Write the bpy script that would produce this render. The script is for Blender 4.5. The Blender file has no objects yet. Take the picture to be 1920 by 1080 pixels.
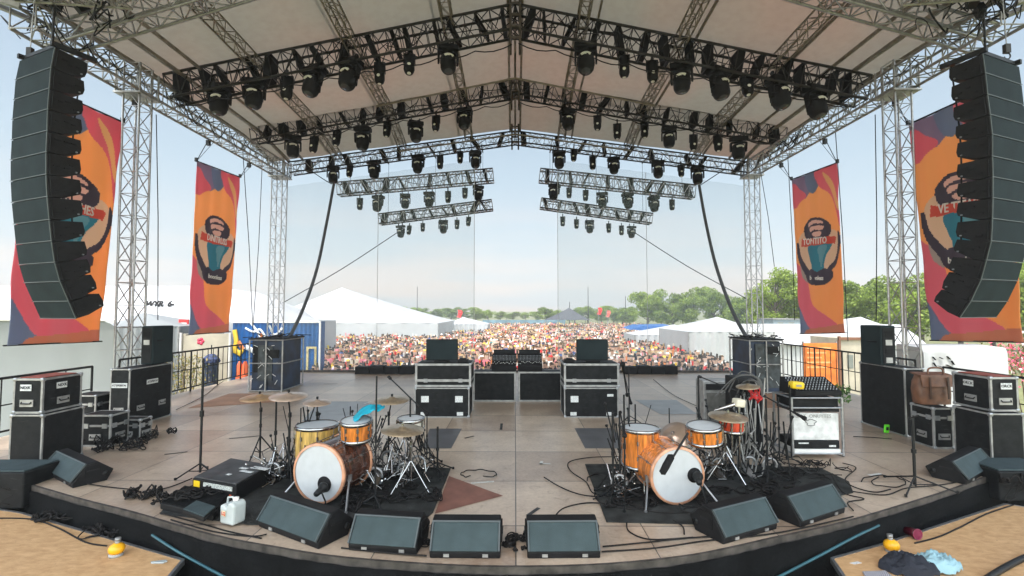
import bpy, bmesh, math, random
import numpy as np
from mathutils import Vector, Matrix, Euler, noise
random.seed(7)
RND = random.random
def U(a, b): return a + (b - a) * random.random()
S = bpy.context.scene
COL = S.collection
V = Vector
PI = math.pi
rad = math.radians

# ------------------------------------------------------------------ camera
FPX = 900.0
EYE = V((0, 0, 2.24))
ROT = Euler((rad(90) + math.atan(42 / FPX), 0, math.atan(6 / FPX)), 'XYZ').to_matrix()
cam_d = bpy.data.cameras.new('camera')
cam_d.sensor_width = 36.0
cam_d.lens = 36.0 * FPX / 1920.0
cam_d.clip_start = 0.05
cam_d.clip_end = 3000
cam = bpy.data.objects.new('camera', cam_d)
cam.matrix_world = Matrix.Translation(EYE) @ ROT.to_4x4()
COL.objects.link(cam)
S.camera = cam

def ray(px, py): return ROT @ V(((px - 960) / FPX, -(py - 540) / FPX, -1))
def D(px, py, Y):
    v = ray(px, py); return EYE + v * (Y / v.y)
def F(px, py, z=0.0):
    v = ray(px, py); return EYE + v * ((z - EYE.z) / v.z)
def PX(px, x):                       # depth at which the vertical plane x=const shows in column px
    v = ray(px, 582); return x / v.x * v.y

# ------------------------------------------------------------------ materials
def nodes_of(m):
    m.use_nodes = True
    nt = m.node_tree
    return nt, nt.nodes, nt.links
MATS = {}
def M(name, rgb, rough=0.6, metal=0.0, var=0.12, scale=6.0, bump=0.0, bscale=60.0, spec=0.5, trans=0.0, alpha=1.0, coat=0.0, stretch=None):
    if name in MATS: return MATS[name]
    m = bpy.data.materials.new(name)
    nt, N, L = nodes_of(m)
    b = N['Principled BSDF']
    b.inputs['Roughness'].default_value = rough
    b.inputs['Metallic'].default_value = metal
    b.inputs['Specular IOR Level'].default_value = spec
    b.inputs['Alpha'].default_value = alpha
    b.inputs['Transmission Weight'].default_value = trans
    b.inputs['Coat Weight'].default_value = coat
    tc = N.new('ShaderNodeTexCoord')
    nz = N.new('ShaderNodeTexNoise'); nz.inputs['Scale'].default_value = scale; nz.inputs['Detail'].default_value = 6
    if stretch:
        mp_ = N.new('ShaderNodeMapping'); mp_.inputs['Scale'].default_value = stretch; L.new(tc.outputs['Object'], mp_.inputs[0]); L.new(mp_.outputs[0], nz.inputs['Vector'])
    else: L.new(tc.outputs['Object'], nz.inputs['Vector'])
    rp = N.new('ShaderNodeValToRGB')
    c0 = [max(0, c * (1 - var)) for c in rgb]; c1 = [min(1, c * (1 + var)) for c in rgb]
    rp.color_ramp.elements[0].position = .3; rp.color_ramp.elements[1].position = .7
    rp.color_ramp.elements[0].color = (*c0, 1); rp.color_ramp.elements[1].color = (*c1, 1)
    L.new(nz.outputs['Fac'], rp.inputs['Fac']); L.new(rp.outputs['Color'], b.inputs['Base Color'])
    if bump:
        n2 = N.new('ShaderNodeTexNoise'); n2.inputs['Scale'].default_value = bscale; n2.inputs['Detail'].default_value = 4
        L.new(tc.outputs['Object'], n2.inputs['Vector'])
        bp = N.new('ShaderNodeBump'); bp.inputs['Strength'].default_value = bump; bp.inputs['Distance'].default_value = .02
        L.new(n2.outputs['Fac'], bp.inputs['Height']); L.new(bp.outputs['Normal'], b.inputs['Normal'])
    MATS[name] = m
    return m

black_panel = M('black_laminate', (.010, .011, .012), .6, var=.4, scale=9, bump=.15, bscale=120, spec=.15)
black_plastic = M('black_plastic', (.009, .009, .010), .62, var=.3, spec=.18)
black_metal = M('black_steel', (.012, .013, .014), .5, .2, var=.3, spec=.3)
black_cloth = M('black_cloth', (.0055, .006, .0065), .95, var=.35, scale=3, bump=.4, bscale=25, spec=.1)
nt_, N_, L_ = nodes_of(black_panel); _b = N_['Principled BSDF']; _tc = N_.new('ShaderNodeTexCoord'); _mp = N_.new('ShaderNodeMapping'); _mp.inputs['Scale'].default_value = (3, 3, 40); _mp.inputs['Rotation'].default_value = (.5, .4, .2); L_.new(_tc.outputs['Object'], _mp.inputs[0])
_n = N_.new('ShaderNodeTexNoise'); _n.inputs['Scale'].default_value = 2.2; _n.inputs['Detail'].default_value = 8; L_.new(_mp.outputs[0], _n.inputs['Vector'])
_r = N_.new('ShaderNodeValToRGB'); _r.color_ramp.elements[0].position = .64; _r.color_ramp.elements[1].position = .74; _r.color_ramp.elements[0].color = (0, 0, 0, 1); _r.color_ramp.elements[1].color = (.5, .5, .5, 1); L_.new(_n.outputs['Fac'], _r.inputs['Fac'])
_mx = N_.new('ShaderNodeMix'); _mx.data_type = 'RGBA'; _src = _b.inputs['Base Color'].links[0].from_socket; L_.new(_r.outputs['Color'], _mx.inputs['Factor']); L_.new(_src, _mx.inputs['A']); _mx.inputs['B'].default_value = (.09, .09, .088, 1); L_.new(_mx.outputs['Result'], _b.inputs['Base Color'])
alu = M('aluminium', (.36, .37, .385), .38, .85, var=.2, scale=14)
alu_dull = M('dull_aluminium', (.33, .33, .325), .5, .6, var=.3, scale=8)
dark_truss = M('sooty_truss', (.022, .021, .02), .6, .3, var=.4, scale=5)
chrome = M('chrome', (.42, .42, .42), .2, 1.0, var=.15)
grille = M('slate_grille', (.045, .066, .072), .7, .0, var=.14, scale=7, bump=.35, bscale=260, spec=.2)
array_grille = M('array_grille', (.017, .026, .029), .75, .0, var=.2, scale=3, bump=.3, bscale=300, spec=.12)
rubber = M('rubber', (.009, .009, .01), .8, var=.2, spec=.2)
cable_m = M('cable_rubber', (.012, .011, .011), .7, var=.3, spec=.2)
white_vinyl = M('white_vinyl', (.43, .44, .445), .6, var=.07, scale=.8, bump=.5, bscale=1.3)
grey_vinyl = M('grey_vinyl', (.235, .255, .26), .6, var=.06, scale=1, bump=.3, bscale=1.5)
white_paint = M('white_paint', (.75, .75, .73), .5, var=.08)
sticker = M('worn_sticker', (.6, .62, .62), .6, var=.35, scale=60)
wood_ply = M('plywood', (.55, .34, .17), .7, var=.2, scale=5, bump=.2, bscale=30)
blue_paint = M('blue_panel', (.02, .1, .3), .5, var=.3, scale=3)

# ------------------------------------------------------------------ mesh builder
class MB:
    def __init__(s): s.v = []; s.f = []; s.m = []; s.s = []
    def add(s, vs, fs, mi=0, smooth=False):
        o = len(s.v); s.v += [tuple(p) for p in vs]
        for f in fs: s.f.append([i + o for i in f]); s.m.append(mi); s.s.append(smooth)
        return s
    def box(s, c, size, rot=None, mi=0):
        c = V(c); a, b, d = size[0] / 2, size[1] / 2, size[2] / 2
        vs = [V((x, y, z)) for x in (-a, a) for y in (-b, b) for z in (-d, d)]
        if rot is not None: vs = [rot @ p for p in vs]
        return s.add([c + p for p in vs], [(0, 1, 3, 2), (4, 6, 7, 5), (0, 4, 5, 1), (2, 3, 7, 6), (0, 2, 6, 4), (1, 5, 7, 3)], mi)
    def bb(s, x0, x1, y0, y1, z0, z1, mi=0): return s.box(((x0 + x1) / 2, (y0 + y1) / 2, (z0 + z1) / 2), (abs(x1 - x0), abs(y1 - y0), abs(z1 - z0)), mi=mi)
    def bar(s, p0, p1, w, h, mi=0, up=V((0, 0, 1))):
        p0 = V(p0); p1 = V(p1); d = p1 - p0; L = d.length
        if L < 1e-6: return s
        y = d / L; x = y.cross(up)
        if x.length < 1e-3: x = y.cross(V((1, 0, 0)))
        x.normalize(); z = x.cross(y)
        R = Matrix((x, y, z)).transposed()
        return s.box((p0 + p1) / 2, (w, L, h), R, mi)
    def tube(s, p0, p1, r, n=6, r1=None, mi=0, caps=True):
        p0 = V(p0); p1 = V(p1); r1 = r if r1 is None else r1
        d = (p1 - p0)
        if d.length < 1e-6: return s
        d.normalize(); a = d.orthogonal().normalized(); b = d.cross(a)
        vs = []
        for p, q in ((p0, r), (p1, r1)):
            for k in range(n):
                t = 2 * PI * k / n; vs.append(p + (a * math.cos(t) + b * math.sin(t)) * q)
        fs = [(k, (k + 1) % n, n + (k + 1) % n, n + k) for k in range(n)]
        s.add(vs, fs, mi, True)
        if caps: s.add(vs, [list(range(n))[::-1], list(range(n, 2 * n))], mi)
        return s
    def path(s, pts, r, n=5, mi=0, closed=False):
        pts = [V(p) for p in pts]; m = len(pts); vs = []
        prev = None
        for i, p in enumerate(pts):
            q0 = pts[(i - 1) % m] if (i > 0 or closed) else p
            q1 = pts[(i + 1) % m] if (i < m - 1 or closed) else p
            d = (q1 - q0)
            if d.length < 1e-7: d = V((0, 0, 1))
            d.normalize()
            if prev is None: a = d.orthogonal().normalized()
            else:
                a = prev - d * prev.dot(d)
                a = a.normalized() if a.length > 1e-5 else d.orthogonal().normalized()
            prev = a; b = d.cross(a)
            rr = r[i] if isinstance(r, (list, tuple)) else r
            for k in range(n):
                t = 2 * PI * k / n; vs.append(p + (a * math.cos(t) + b * math.sin(t)) * rr)
        fs = []
        for i in range(m if closed else m - 1):
            j = (i + 1) % m
            for k in range(n): fs.append((i * n + k, i * n + (k + 1) % n, j * n + (k + 1) % n, j * n + k))
        s.add(vs, fs, mi, True)
        if not closed: s.add(vs, [list(range(n))[::-1], [(m - 1) * n + k for k in range(n)]], mi)
        return s
    def lathe(s, prof, n=20, T=None, mi=0, smooth=True, closed=False, caps=True):     # prof: (r,z) list round local z
        T = T or Matrix.Identity(4); vs = []
        for r, z in prof:
            for k in range(n):
                t = 2 * PI * k / n; vs.append(T @ V((r * math.cos(t), r * math.sin(t), z)))
        fs = []; m = len(prof)
        for i in range(m if closed else m - 1):
            j = (i + 1) % m
            for k in range(n): fs.append((i * n + k, i * n + (k + 1) % n, j * n + (k + 1) % n, j * n + k))
        s.add(vs, fs, mi, smooth)
        if not closed and caps:
            if prof[0][0] > 1e-4: s.add(vs[:n], [list(range(n))[::-1]], mi)
            if prof[-1][0] > 1e-4: s.add(vs[-n:], [list(range(n))], mi)
        return s
    def prism(s, poly, ext, mi=0):                           # poly: 3-D points, ext: extrusion vector
        n = len(poly); ext = V(ext); vs = [V(p) for p in poly] + [V(p) + ext for p in poly]
        fs = [list(range(n))[::-1], list(range(n, 2 * n))] + [(k, (k + 1) % n, n + (k + 1) % n, n + k) for k in range(n)]
        return s.add(vs, fs, mi)
    def mesh(s, name, mats, inv=None):
        me = bpy.data.meshes.new(name)
        vs = s.v if inv is None else [tuple(inv @ V(p)) for p in s.v]
        me.from_pydata(vs, [], s.f)
        mats = mats if isinstance(mats, (list, tuple)) else [mats]
        for m in mats: me.materials.append(m)
        me.polygons.foreach_set('material_index', s.m)
        me.polygons.foreach_set('use_smooth', s.s)
        bm = bmesh.new(); bm.from_mesh(me); bmesh.ops.recalc_face_normals(bm, faces=bm.faces); bm.to_mesh(me); bm.free()
        me.update()
        return me
ROOTM = {}
def tag(o, label=None, cat=None, group=None, kind=None):
    if label: o['label'] = label
    if cat: o['category'] = cat
    if group: o['group'] = group
    if kind: o['kind'] = kind
    return o
def thing(name, label, cat, loc=(0, 0, 0), rz=0.0, group=None):
    o = bpy.data.objects.new(name, None); COL.objects.link(o)
    o.empty_display_size = .1
    mw = Matrix.Translation(V(loc)) @ Matrix.Rotation(rz, 4, 'Z')
    o.location = loc; o.rotation_euler = (0, 0, rz)
    ROOTM[o.name] = mw.inverted()
    return tag(o, label, cat, group)
def part(name, mb, mats, parent=None, local=False, bevel=0.0, label=None):
    """world-space geometry goes under its parent (local=True: already in the thing's space)"""
    inv = None
    if parent is not None:
        inv = ROOTM.get(parent.name)
    o = bpy.data.objects.new(name, mb.mesh(name, mats, None if local else inv))
    COL.objects.link(o)
    if parent is not None:
        o.parent = parent
        if inv is not None: ROOTM[o.name] = inv
    if bevel:
        b = o.modifiers.new('bevel', 'BEVEL'); b.width = bevel; b.segments = 2; b.limit_method = 'ANGLE'
    if label: o['label'] = label
    return o
def single(name, mb, mats, label, cat, group=None, bevel=0.0):
    return tag(part(name, mb, mats, bevel=bevel), label, cat, group)
def struct(name, mb, mats): return tag(part(name, mb, mats), kind='structure')
KIDS = {}
def dup(root, loc, rz=0.0, label=None, group=None, scale=1.0, rx=0.0):
    def cp(o, par):
        c = o.copy(); COL.objects.link(c)
        if par is not None: c.parent = par
        for k in KIDS.get(o.name) or list(o.children): cp(k, c)
        return c
    r = cp(root, None); r.location = loc; r.rotation_euler = (rx, 0, rz); r.scale = (scale,) * 3
    if label: r['label'] = label
    if group: r['group'] = group
    return r
def smooth_pts(pts, k=6):
    pts = [V(p) for p in pts]; out = []
    n = len(pts)
    for i in range(n - 1):
        p0 = pts[max(i - 1, 0)]; p1 = pts[i]; p2 = pts[i + 1]; p3 = pts[min(i + 2, n - 1)]
        for j in range(k):
            t = j / k
            out.append(.5 * ((2 * p1) + (p2 - p0) * t + (2 * p0 - 5 * p1 + 4 * p2 - p3) * t * t + (3 * p1 - p0 - 3 * p2 + p3) * t ** 3))
    out.append(pts[-1]); return out
def text_mb(txt, size, T, ext=.002, bold=0.0, xs=1.0):
    """flat lettering: local x right, local y up, thickness along local z, centred; T places it"""
    cu = bpy.data.curves.new('lettering', 'FONT'); cu.body = txt; cu.size = size; cu.extrude = ext; cu.offset = bold
    cu.align_x = 'CENTER'; cu.align_y = 'CENTER'; cu.resolution_u = 2
    o = bpy.data.objects.new('lettering', cu); COL.objects.link(o)
    me = bpy.data.meshes.new_from_object(o)
    mb = MB()
    mb.add([T @ V((v.co.x * xs, v.co.y, v.co.z)) for v in me.vertices], [list(p.vertices) for p in me.polygons])
    bpy.data.objects.remove(o); bpy.data.meshes.remove(me)
    return mb
def frame_T(o, x, y):
    x = V(x).normalized(); y = V(y); y = (y - x * y.dot(x)).normalized(); z = x.cross(y)
    return Matrix.Translation(V(o)) @ Matrix((x, y, z)).transposed().to_4x4()
ORD = 'first second third fourth fifth sixth seventh eighth ninth tenth eleventh twelfth thirteenth fourteenth fifteenth sixteenth'.split()
# ------------------------------------------------------------------ world, sun
SUN_EL, SUN_AZ = 66.0, 205.0        # azimuth: from +y (audience side) towards +x
w = bpy.data.worlds.new('World'); S.world = w; w.use_nodes = True
nt = w.node_tree; N = nt.nodes; L = nt.links
bg = N['Background']
sky = N.new('ShaderNodeTexSky'); sky.sky_type = 'NISHITA'; sky.sun_disc = False
sky.sun_elevation = rad(SUN_EL); sky.sun_rotation = rad(SUN_AZ); sky.dust_density = 1.5; sky.air_density = 1.0; sky.ozone_density = 0.6
tc = N.new('ShaderNodeTexCoord'); sx = N.new('ShaderNodeSeparateXYZ'); L.new(tc.outputs['Generated'], sx.inputs[0])
mp = N.new('ShaderNodeMapping'); mp.inputs['Scale'].default_value = (1.2, 1.2, 9.0); L.new(tc.outputs['Generated'], mp.inputs[0])
nz = N.new('ShaderNodeTexNoise'); nz.inputs['Scale'].default_value = 1.6; nz.inputs['Detail'].default_value = 5; nz.inputs['Roughness'].default_value = .5
L.new(mp.outputs[0], nz.inputs['Vector'])
mr = N.new('ShaderNodeMapRange'); mr.inputs['From Min'].default_value = 0.0; mr.inputs['From Max'].default_value = .75
mr.inputs['To Min'].default_value = .88; mr.inputs['To Max'].default_value = .12; L.new(sx.outputs['Z'], mr.inputs['Value'])
mx = N.new('ShaderNodeMix'); mx.data_type = 'RGBA'
L.new(mr.outputs[0], mx.inputs['Factor']); L.new(sky.outputs[0], mx.inputs['A'])
cr = N.new('ShaderNodeValToRGB'); cr.color_ramp.elements[0].position = .42; cr.color_ramp.elements[1].position = .62
cr.color_ramp.elements[0].color = (.84, .90, .91, 1); cr.color_ramp.elements[1].color = (1.12, .965, .85, 1)
L.new(nz.outputs['Fac'], cr.inputs['Fac'])
mr2 = N.new('ShaderNodeMapRange'); mr2.inputs['From Min'].default_value = .02; mr2.inputs['From Max'].default_value = .26
mr2.inputs['To Min'].default_value = 1.0; mr2.inputs['To Max'].default_value = 0.0; L.new(sx.outputs['Z'], mr2.inputs['Value'])
mx2 = N.new('ShaderNodeMix'); mx2.data_type = 'RGBA'; mx2.inputs['A'].default_value = (.76, .905, .945, 1)
L.new(mr2.outputs[0], mx2.inputs['Factor']); L.new(cr.outputs['Color'], mx2.inputs['B'])
vm = N.new('ShaderNodeVectorMath'); vm.operation = 'SCALE'; vm.inputs['Scale'].default_value = SKYK = 5.7
L.new(mx2.outputs['Result'], vm.inputs[0]); L.new(vm.outputs[0], mx.inputs['B'])
# sky behind the camera boosted and warmed as added fill on the stage gear
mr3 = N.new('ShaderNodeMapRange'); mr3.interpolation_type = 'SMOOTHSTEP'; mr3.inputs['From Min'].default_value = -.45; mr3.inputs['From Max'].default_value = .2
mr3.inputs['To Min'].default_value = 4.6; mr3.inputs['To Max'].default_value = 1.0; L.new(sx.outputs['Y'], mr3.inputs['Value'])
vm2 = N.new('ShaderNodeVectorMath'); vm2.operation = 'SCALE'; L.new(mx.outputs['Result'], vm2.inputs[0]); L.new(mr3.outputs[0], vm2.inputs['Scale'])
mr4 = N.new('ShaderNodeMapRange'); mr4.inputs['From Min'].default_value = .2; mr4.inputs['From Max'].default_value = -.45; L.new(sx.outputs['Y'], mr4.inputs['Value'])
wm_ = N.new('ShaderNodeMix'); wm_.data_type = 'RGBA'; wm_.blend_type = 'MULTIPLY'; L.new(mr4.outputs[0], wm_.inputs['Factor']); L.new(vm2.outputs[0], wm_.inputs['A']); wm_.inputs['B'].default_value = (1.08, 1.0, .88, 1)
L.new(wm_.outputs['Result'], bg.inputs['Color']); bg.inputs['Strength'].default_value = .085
sd = bpy.data.lights.new('sun', 'SUN'); sd.energy = 2.0; sd.angle = rad(3.0); sd.color = (1, .95, .87)
so = bpy.data.objects.new('sun', sd); COL.objects.link(so)
az = rad(SUN_AZ); el = rad(SUN_EL)
sv = V((math.sin(az) * math.cos(el), math.cos(az) * math.cos(el), math.sin(el)))
so.rotation_euler = sv.to_track_quat('Z', 'Y').to_euler()
S.view_settings.view_transform = 'Standard'; S.view_settings.look = 'None'; S.view_settings.gamma = 1.0
S.view_settings.exposure = 1.05
S.cycles.max_bounces = 8; S.cycles.transparent_max_bounces = 16; S.cycles.caustics_reflective = False; S.cycles.caustics_refractive = False
S.cycles.use_denoising = True
try: S.cycles.denoiser = 'OPENIMAGEDENOISE'
except Exception: pass

# ------------------------------------------------------------------ ground
GZ = -2.0
gm = M('trodden_grass', (.16, .17, .07), .95, var=.4, scale=.3, bump=.5, bscale=4)
g = MB(); g.add([(-900, -200, GZ), (900, -200, GZ), (900, 1500, GZ), (-900, 1500, GZ)], [(0, 1, 2, 3)]); struct('ground', g, gm)

# ------------------------------------------------------------------ stage floor with a bulging front edge
edge_px = [(-260, 852), (-80, 875), (45, 905), (150, 935), (250, 960), (400, 1003), (520, 1026), (620, 1042), (740, 1053), (860, 1060), (966, 1062), (1080, 1060), (1190, 1053), (1300, 1040), (1380, 1024), (1450, 1008), (1560, 984), (1640, 962), (1760, 925), (1880, 885), (2010, 868), (2190, 850)]
edge = smooth_pts([F(*p) for p in edge_px], 4)
edge = [p for p in edge if abs(p.x) < 9.1]
XB, YB = 9.1, 17.6
fm = bpy.data.materials.new('stage_deck'); nt, N, L = nodes_of(fm); b = N['Principled BSDF']
tc = N.new('ShaderNodeTexCoord'); sx = N.new('ShaderNodeSeparateXYZ'); L.new(tc.outputs['Object'], sx.inputs[0])
def mth(op, a, c=None, d=None):
    n = N.new('ShaderNodeMath'); n.operation = op
    for i, q in enumerate((a, c, d)):
        if q is None: continue
        if isinstance(q, (int, float)): n.inputs[i].default_value = q
        else: L.new(q, n.inputs[i])
    return n.outputs[0]
def seam(out, off, per, wd):
    m_ = mth('FLOORED_MODULO', mth('ADD', out, off), per)
    return mth('LESS_THAN', m_, wd)
PER = 1.31
s1 = seam(sx.outputs['X'], 40 * PER - .0, PER, .011); s2 = seam(sx.outputs['Y'], 40 * PER - 9.03, PER, .016)
sm = mth('MAXIMUM', s1, s2)
cx = mth('FLOOR', mth('DIVIDE', mth('ADD', sx.outputs['X'], 40 * PER), PER)); cy = mth('FLOOR', mth('DIVIDE', mth('ADD', sx.outputs['Y'], 40 * PER - 9.03), PER))
cb = N.new('ShaderNodeCombineXYZ'); L.new(cx, cb.inputs[0]); L.new(cy, cb.inputs[1])
wn = N.new('ShaderNodeTexWhiteNoise'); L.new(cb.outputs[0], wn.inputs['Vector'])
n1 = N.new('ShaderNodeTexNoise'); n1.inputs['Scale'].default_value = 1.3; n1.inputs['Detail'].default_value = 8; n1.inputs['Roughness'].default_value = .65; L.new(tc.outputs['Object'], n1.inputs['Vector'])
n2 = N.new('ShaderNodeTexNoise'); n2.inputs['Scale'].default_value = 22; n2.inputs['Detail'].default_value = 6; L.new(tc.outputs['Object'], n2.inputs['Vector'])
fac = mth('ADD', mth('MULTIPLY', n1.outputs['Fac'], .7), mth('ADD', mth('MULTIPLY', n2.outputs['Fac'], .3), mth('MULTIPLY', mth('SUBTRACT', wn.outputs['Value'], .5), .22)))
rp = N.new('ShaderNodeValToRGB'); e = rp.color_ramp.elements; e[0].position = .3; e[1].position = .72
e[0].color = (.30, .215, .155, 1); e[1].color = (.60, .485, .37, 1); L.new(fac, rp.inputs['Fac'])
st = N.new('ShaderNodeTexNoise'); st.inputs['Scale'].default_value = 4.5; st.inputs['Detail'].default_value = 10; st.inputs['Roughness'].default_value = .75; st.inputs['Distortion'].default_value = 1.2; L.new(tc.outputs['Object'], st.inputs['Vector'])
sr = N.new('ShaderNodeValToRGB'); sr.color_ramp.elements[0].position = .56; sr.color_ramp.elements[1].position = .72; sr.color_ramp.elements[0].color = (1, 1, 1, 1); sr.color_ramp.elements[1].color = (.55, .5, .46, 1); L.new(st.outputs['Fac'], sr.inputs['Fac'])
mp_ = N.new('ShaderNodeMapping'); mp_.inputs['Scale'].default_value = (26, 1.2, 1); mp_.inputs['Rotation'].default_value = (0, 0, .9); L.new(tc.outputs['Object'], mp_.inputs[0])
sc_n = N.new('ShaderNodeTexNoise'); sc_n.inputs['Scale'].default_value = 1.6; sc_n.inputs['Detail'].default_value = 5; L.new(mp_.outputs[0], sc_n.inputs['Vector'])
sr2 = N.new('ShaderNodeValToRGB'); sr2.color_ramp.elements[0].position = .66; sr2.color_ramp.elements[1].position = .74; sr2.color_ramp.elements[0].color = (1, 1, 1, 1); sr2.color_ramp.elements[1].color = (.72, .7, .68, 1); L.new(sc_n.outputs['Fac'], sr2.inputs['Fac'])
mA = N.new('ShaderNodeMix'); mA.data_type = 'RGBA'; mA.blend_type = 'MULTIPLY'; mA.inputs['Factor'].default_value = 1; L.new(rp.outputs['Color'], mA.inputs['A']); L.new(sr.outputs['Color'], mA.inputs['B'])
mB = N.new('ShaderNodeMix'); mB.data_type = 'RGBA'; mB.blend_type = 'MULTIPLY'; mB.inputs['Factor'].default_value = 1; L.new(mA.outputs['Result'], mB.inputs['A']); L.new(sr2.outputs['Color'], mB.inputs['B'])
mxx = N.new('ShaderNodeMix'); mxx.data_type = 'RGBA'; L.new(sm, mxx.inputs['Factor']); L.new(mB.outputs['Result'], mxx.inputs['A']); mxx.inputs['B'].default_value = (.045, .04, .036, 1)
L.new(mxx.outputs['Result'], b.inputs['Base Color'])
rr = N.new('ShaderNodeMapRange'); rr.inputs['To Min'].default_value = .24; rr.inputs['To Max'].default_value = .42; b.inputs['Specular IOR Level'].default_value = .75; L.new(n1.outputs['Fac'], rr.inputs['Value']); L.new(rr.outputs[0], b.inputs['Roughness'])
bp = N.new('ShaderNodeBump'); bp.inputs['Strength'].default_value = .15; bp.inputs['Distance'].default_value = .01; L.new(n2.outputs['Fac'], bp.inputs['Height']); L.new(bp.outputs['Normal'], b.inputs['Normal'])
deck = MB()
poly = [V((-XB, YB, -.06)), V((-XB, edge[0].y, -.06))] + [V((p.x, p.y, -.06)) for p in edge] + [V((XB, edge[-1].y, -.06)), V((XB, YB, -.06))]
deck.prism(poly, (0, 0, .06)); struct('stage_floor', deck, fm)

def sheet(name, pts, m, z):
    mb = MB(); p = [F(*q) for q in pts]; mb.add([(a.x, a.y, z) for a in p], [list(range(len(p)))]); return struct(name, mb, m)
mk_dark = M('dark_deck_paint', (.105, .105, .112), .35, var=.25, scale=3)
mk_grey = M('grey_deck_paint', (.2, .2, .205), .35, var=.2, scale=3)
mk_red = M('red_brown_deck_paint', (.2, .085, .06), .6, var=.2, scale=6)
mk_tan = M('tan_deck_patch', (.36, .2, .12), .6, var=.25, scale=2)
sheet('floor_marking', [(790, 841), (806, 804), (866, 804), (846, 841)], mk_dark, .004)
sheet('floor_marking', [(1097, 841), (1077, 803), (1150, 803), (1176, 841)], mk_dark, .004)
sheet('floor_marking', [(815, 964), (842, 893), (943, 930)], mk_red, .004)
sheet('floor_marking', [(1238, 777), (1190, 750), (1268, 750), (1308, 777)], mk_grey, .004)
sheet('floor_marking', [(566, 790), (600, 753), (690, 753), (700, 790)], mk_grey, .004)
sheet('floor_marking', [(350, 766), (430, 738), (560, 738), (545, 752)], mk_tan, .004)  # tan patch stands for a reflection on the deck, put in as colour
sheet('floor_marking', [(1382, 765), (1375, 735), (1470, 738), (1500, 765)], mk_tan, .004)

tape_w = M('white_tape', (.6, .6, .57), .7, var=.2, scale=30); tape_b = M('black_tape', (.02, .02, .02), .5, var=.3)
for k, (px, py, ang, ln, m_) in enumerate([(905, 905, .2, .3, 0), (1015, 868, 1.4, .16, 0), (1022, 870, .0, .16, 0), (880, 820, .8, .22, 1), (460, 820, .4, .5, 1), (620, 720, .1, .4, 1), (1000, 960, 1.0, .25, 1), (690, 755, 1.2, .3, 0), (330, 850, .5, .3, 1), (1560, 850, 1.9, .4, 1), (1640, 890, .3, .22, 0), (1250, 700, .2, .5, 1), (1195, 965, .3, .3, 1), (940, 800, 1.57, .5, 1), (560, 1008, -.3, .22, 0)]):
    p = F(px, py); dx = V((math.cos(ang), math.sin(ang), 0)) * ln / 2; dy = V((-math.sin(ang), math.cos(ang), 0)) * .024
    mb = MB(); mb.add([(q.x, q.y, .0045) for q in (p - dx - dy, p + dx - dy, p + dx + dy, p - dx + dy)], [(0, 1, 2, 3)]); struct('floor_marking', mb, tape_b if m_ else tape_w)
# edge strip and skirt
trim = MB()
for i in range(len(edge) - 1):
    a, c = edge[i], edge[i + 1]
    trim.bar(a + V((0, -.012, -.03)), c + V((0, -.012, -.03)), .03, .075)
trim_m = M('edge_batten', (.05, .043, .038), .7, var=.7, scale=9)
tag(part('stage_edge_trim', trim, trim_m), kind='structure')
sk = MB(); vs = []; n = 0
fine = smooth_pts(edge, 6)
rows = 9
for i, p in enumerate(fine):
    for j in range(rows):
        t = j / (rows - 1)
        wv = (.035 * math.sin(i * .55) + .02 * math.sin(i * .21 + 2) + .03 * noise.noise(V((p.x * 2, t * 3, 0)))) * (.15 + t)
        vs.append((p.x * (1 + .004 * t), p.y - .045 + wv + .02 * t, -.05 + (GZ + .05) * t))
fs = [(i * rows + j, (i + 1) * rows + j, (i + 1) * rows + j + 1, i * rows + j + 1) for i in range(len(fine) - 1) for j in range(rows - 1)]
sk.add(vs, fs, 0, True)
so_ = single('stage_skirt', sk, black_cloth, 'black cloth skirt hanging from the curved front edge of the stage', 'stage skirt')
md = so_.modifiers.new('thick', 'SOLIDIFY'); md.thickness = .006
side = MB()
for sgn in (-1, 1):
    side.bb(sgn * XB, sgn * (XB + .03), edge[0].y + .05, YB, GZ, -.07)
side.bb(-XB, XB, YB, YB + .03, GZ, -.07)
struct('stage_side_wall', side, black_cloth)

# teal hose lying against the skirt, both ends of the stage
hose = M('teal_hose', (.025, .095, .12), .4, var=.2)
for lab, pts in (('teal hose sloping down across the skirt beside the left plywood platform', [(285, 1003), (330, 1032), (380, 1060), (440, 1092)]),
                 ('teal hose sloping down across the skirt beside the right plywood platform', [(1648, 985), (1600, 1008), (1540, 1040), (1440, 1092)])):
    mb = MB(); P = [F(x, y, 0) for x, y in pts]
    pp = []
    for (x, y), k in zip(pts, range(4)):
        # drape a little in front of the skirt
        best = min(edge, key=lambda q: abs(FPX * q.x / q.y - (x - 966)))
        pp.append(D(x, y, best.y - .16))
    mb.path(smooth_pts(pp, 6), .013, 8); single('hose', mb, hose, lab, 'hose')

# ------------------------------------------------------------------ plywood platforms in front of the stage
def platform(lab, pts, z, wood):
    t = thing('plywood_platform', lab, 'platform', F(*pts[0], z))
    P = [F(a, c, z) for a, c in pts]
    top = MB(); top.prism([V((p.x, p.y, z - .03)) for p in P], (0, 0, .03)); part('deck_board', top, wood, t)
    c = sum(P, V()) / len(P)
    q = [c + (p - c) * .985 for p in P]
    body = MB(); body.prism([V((p.x, p.y, GZ)) for p in q], (0, 0, z - .032 - GZ)); part('body', body, black_panel, t)
    ed = MB()
    for i in range(len(P)):
        a, b2 = P[i], P[(i + 1) % len(P)]
        ed.bar(a + V((0, 0, -.02)), b2 + V((0, 0, -.02)), .03, .05)
    part('edge_profile', ed, alu, t)
    return t
plym = bpy.data.materials.new('stained_plywood'); nt, N, L = nodes_of(plym); b = N['Principled BSDF']; b.inputs['Roughness'].default_value = .62
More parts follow.
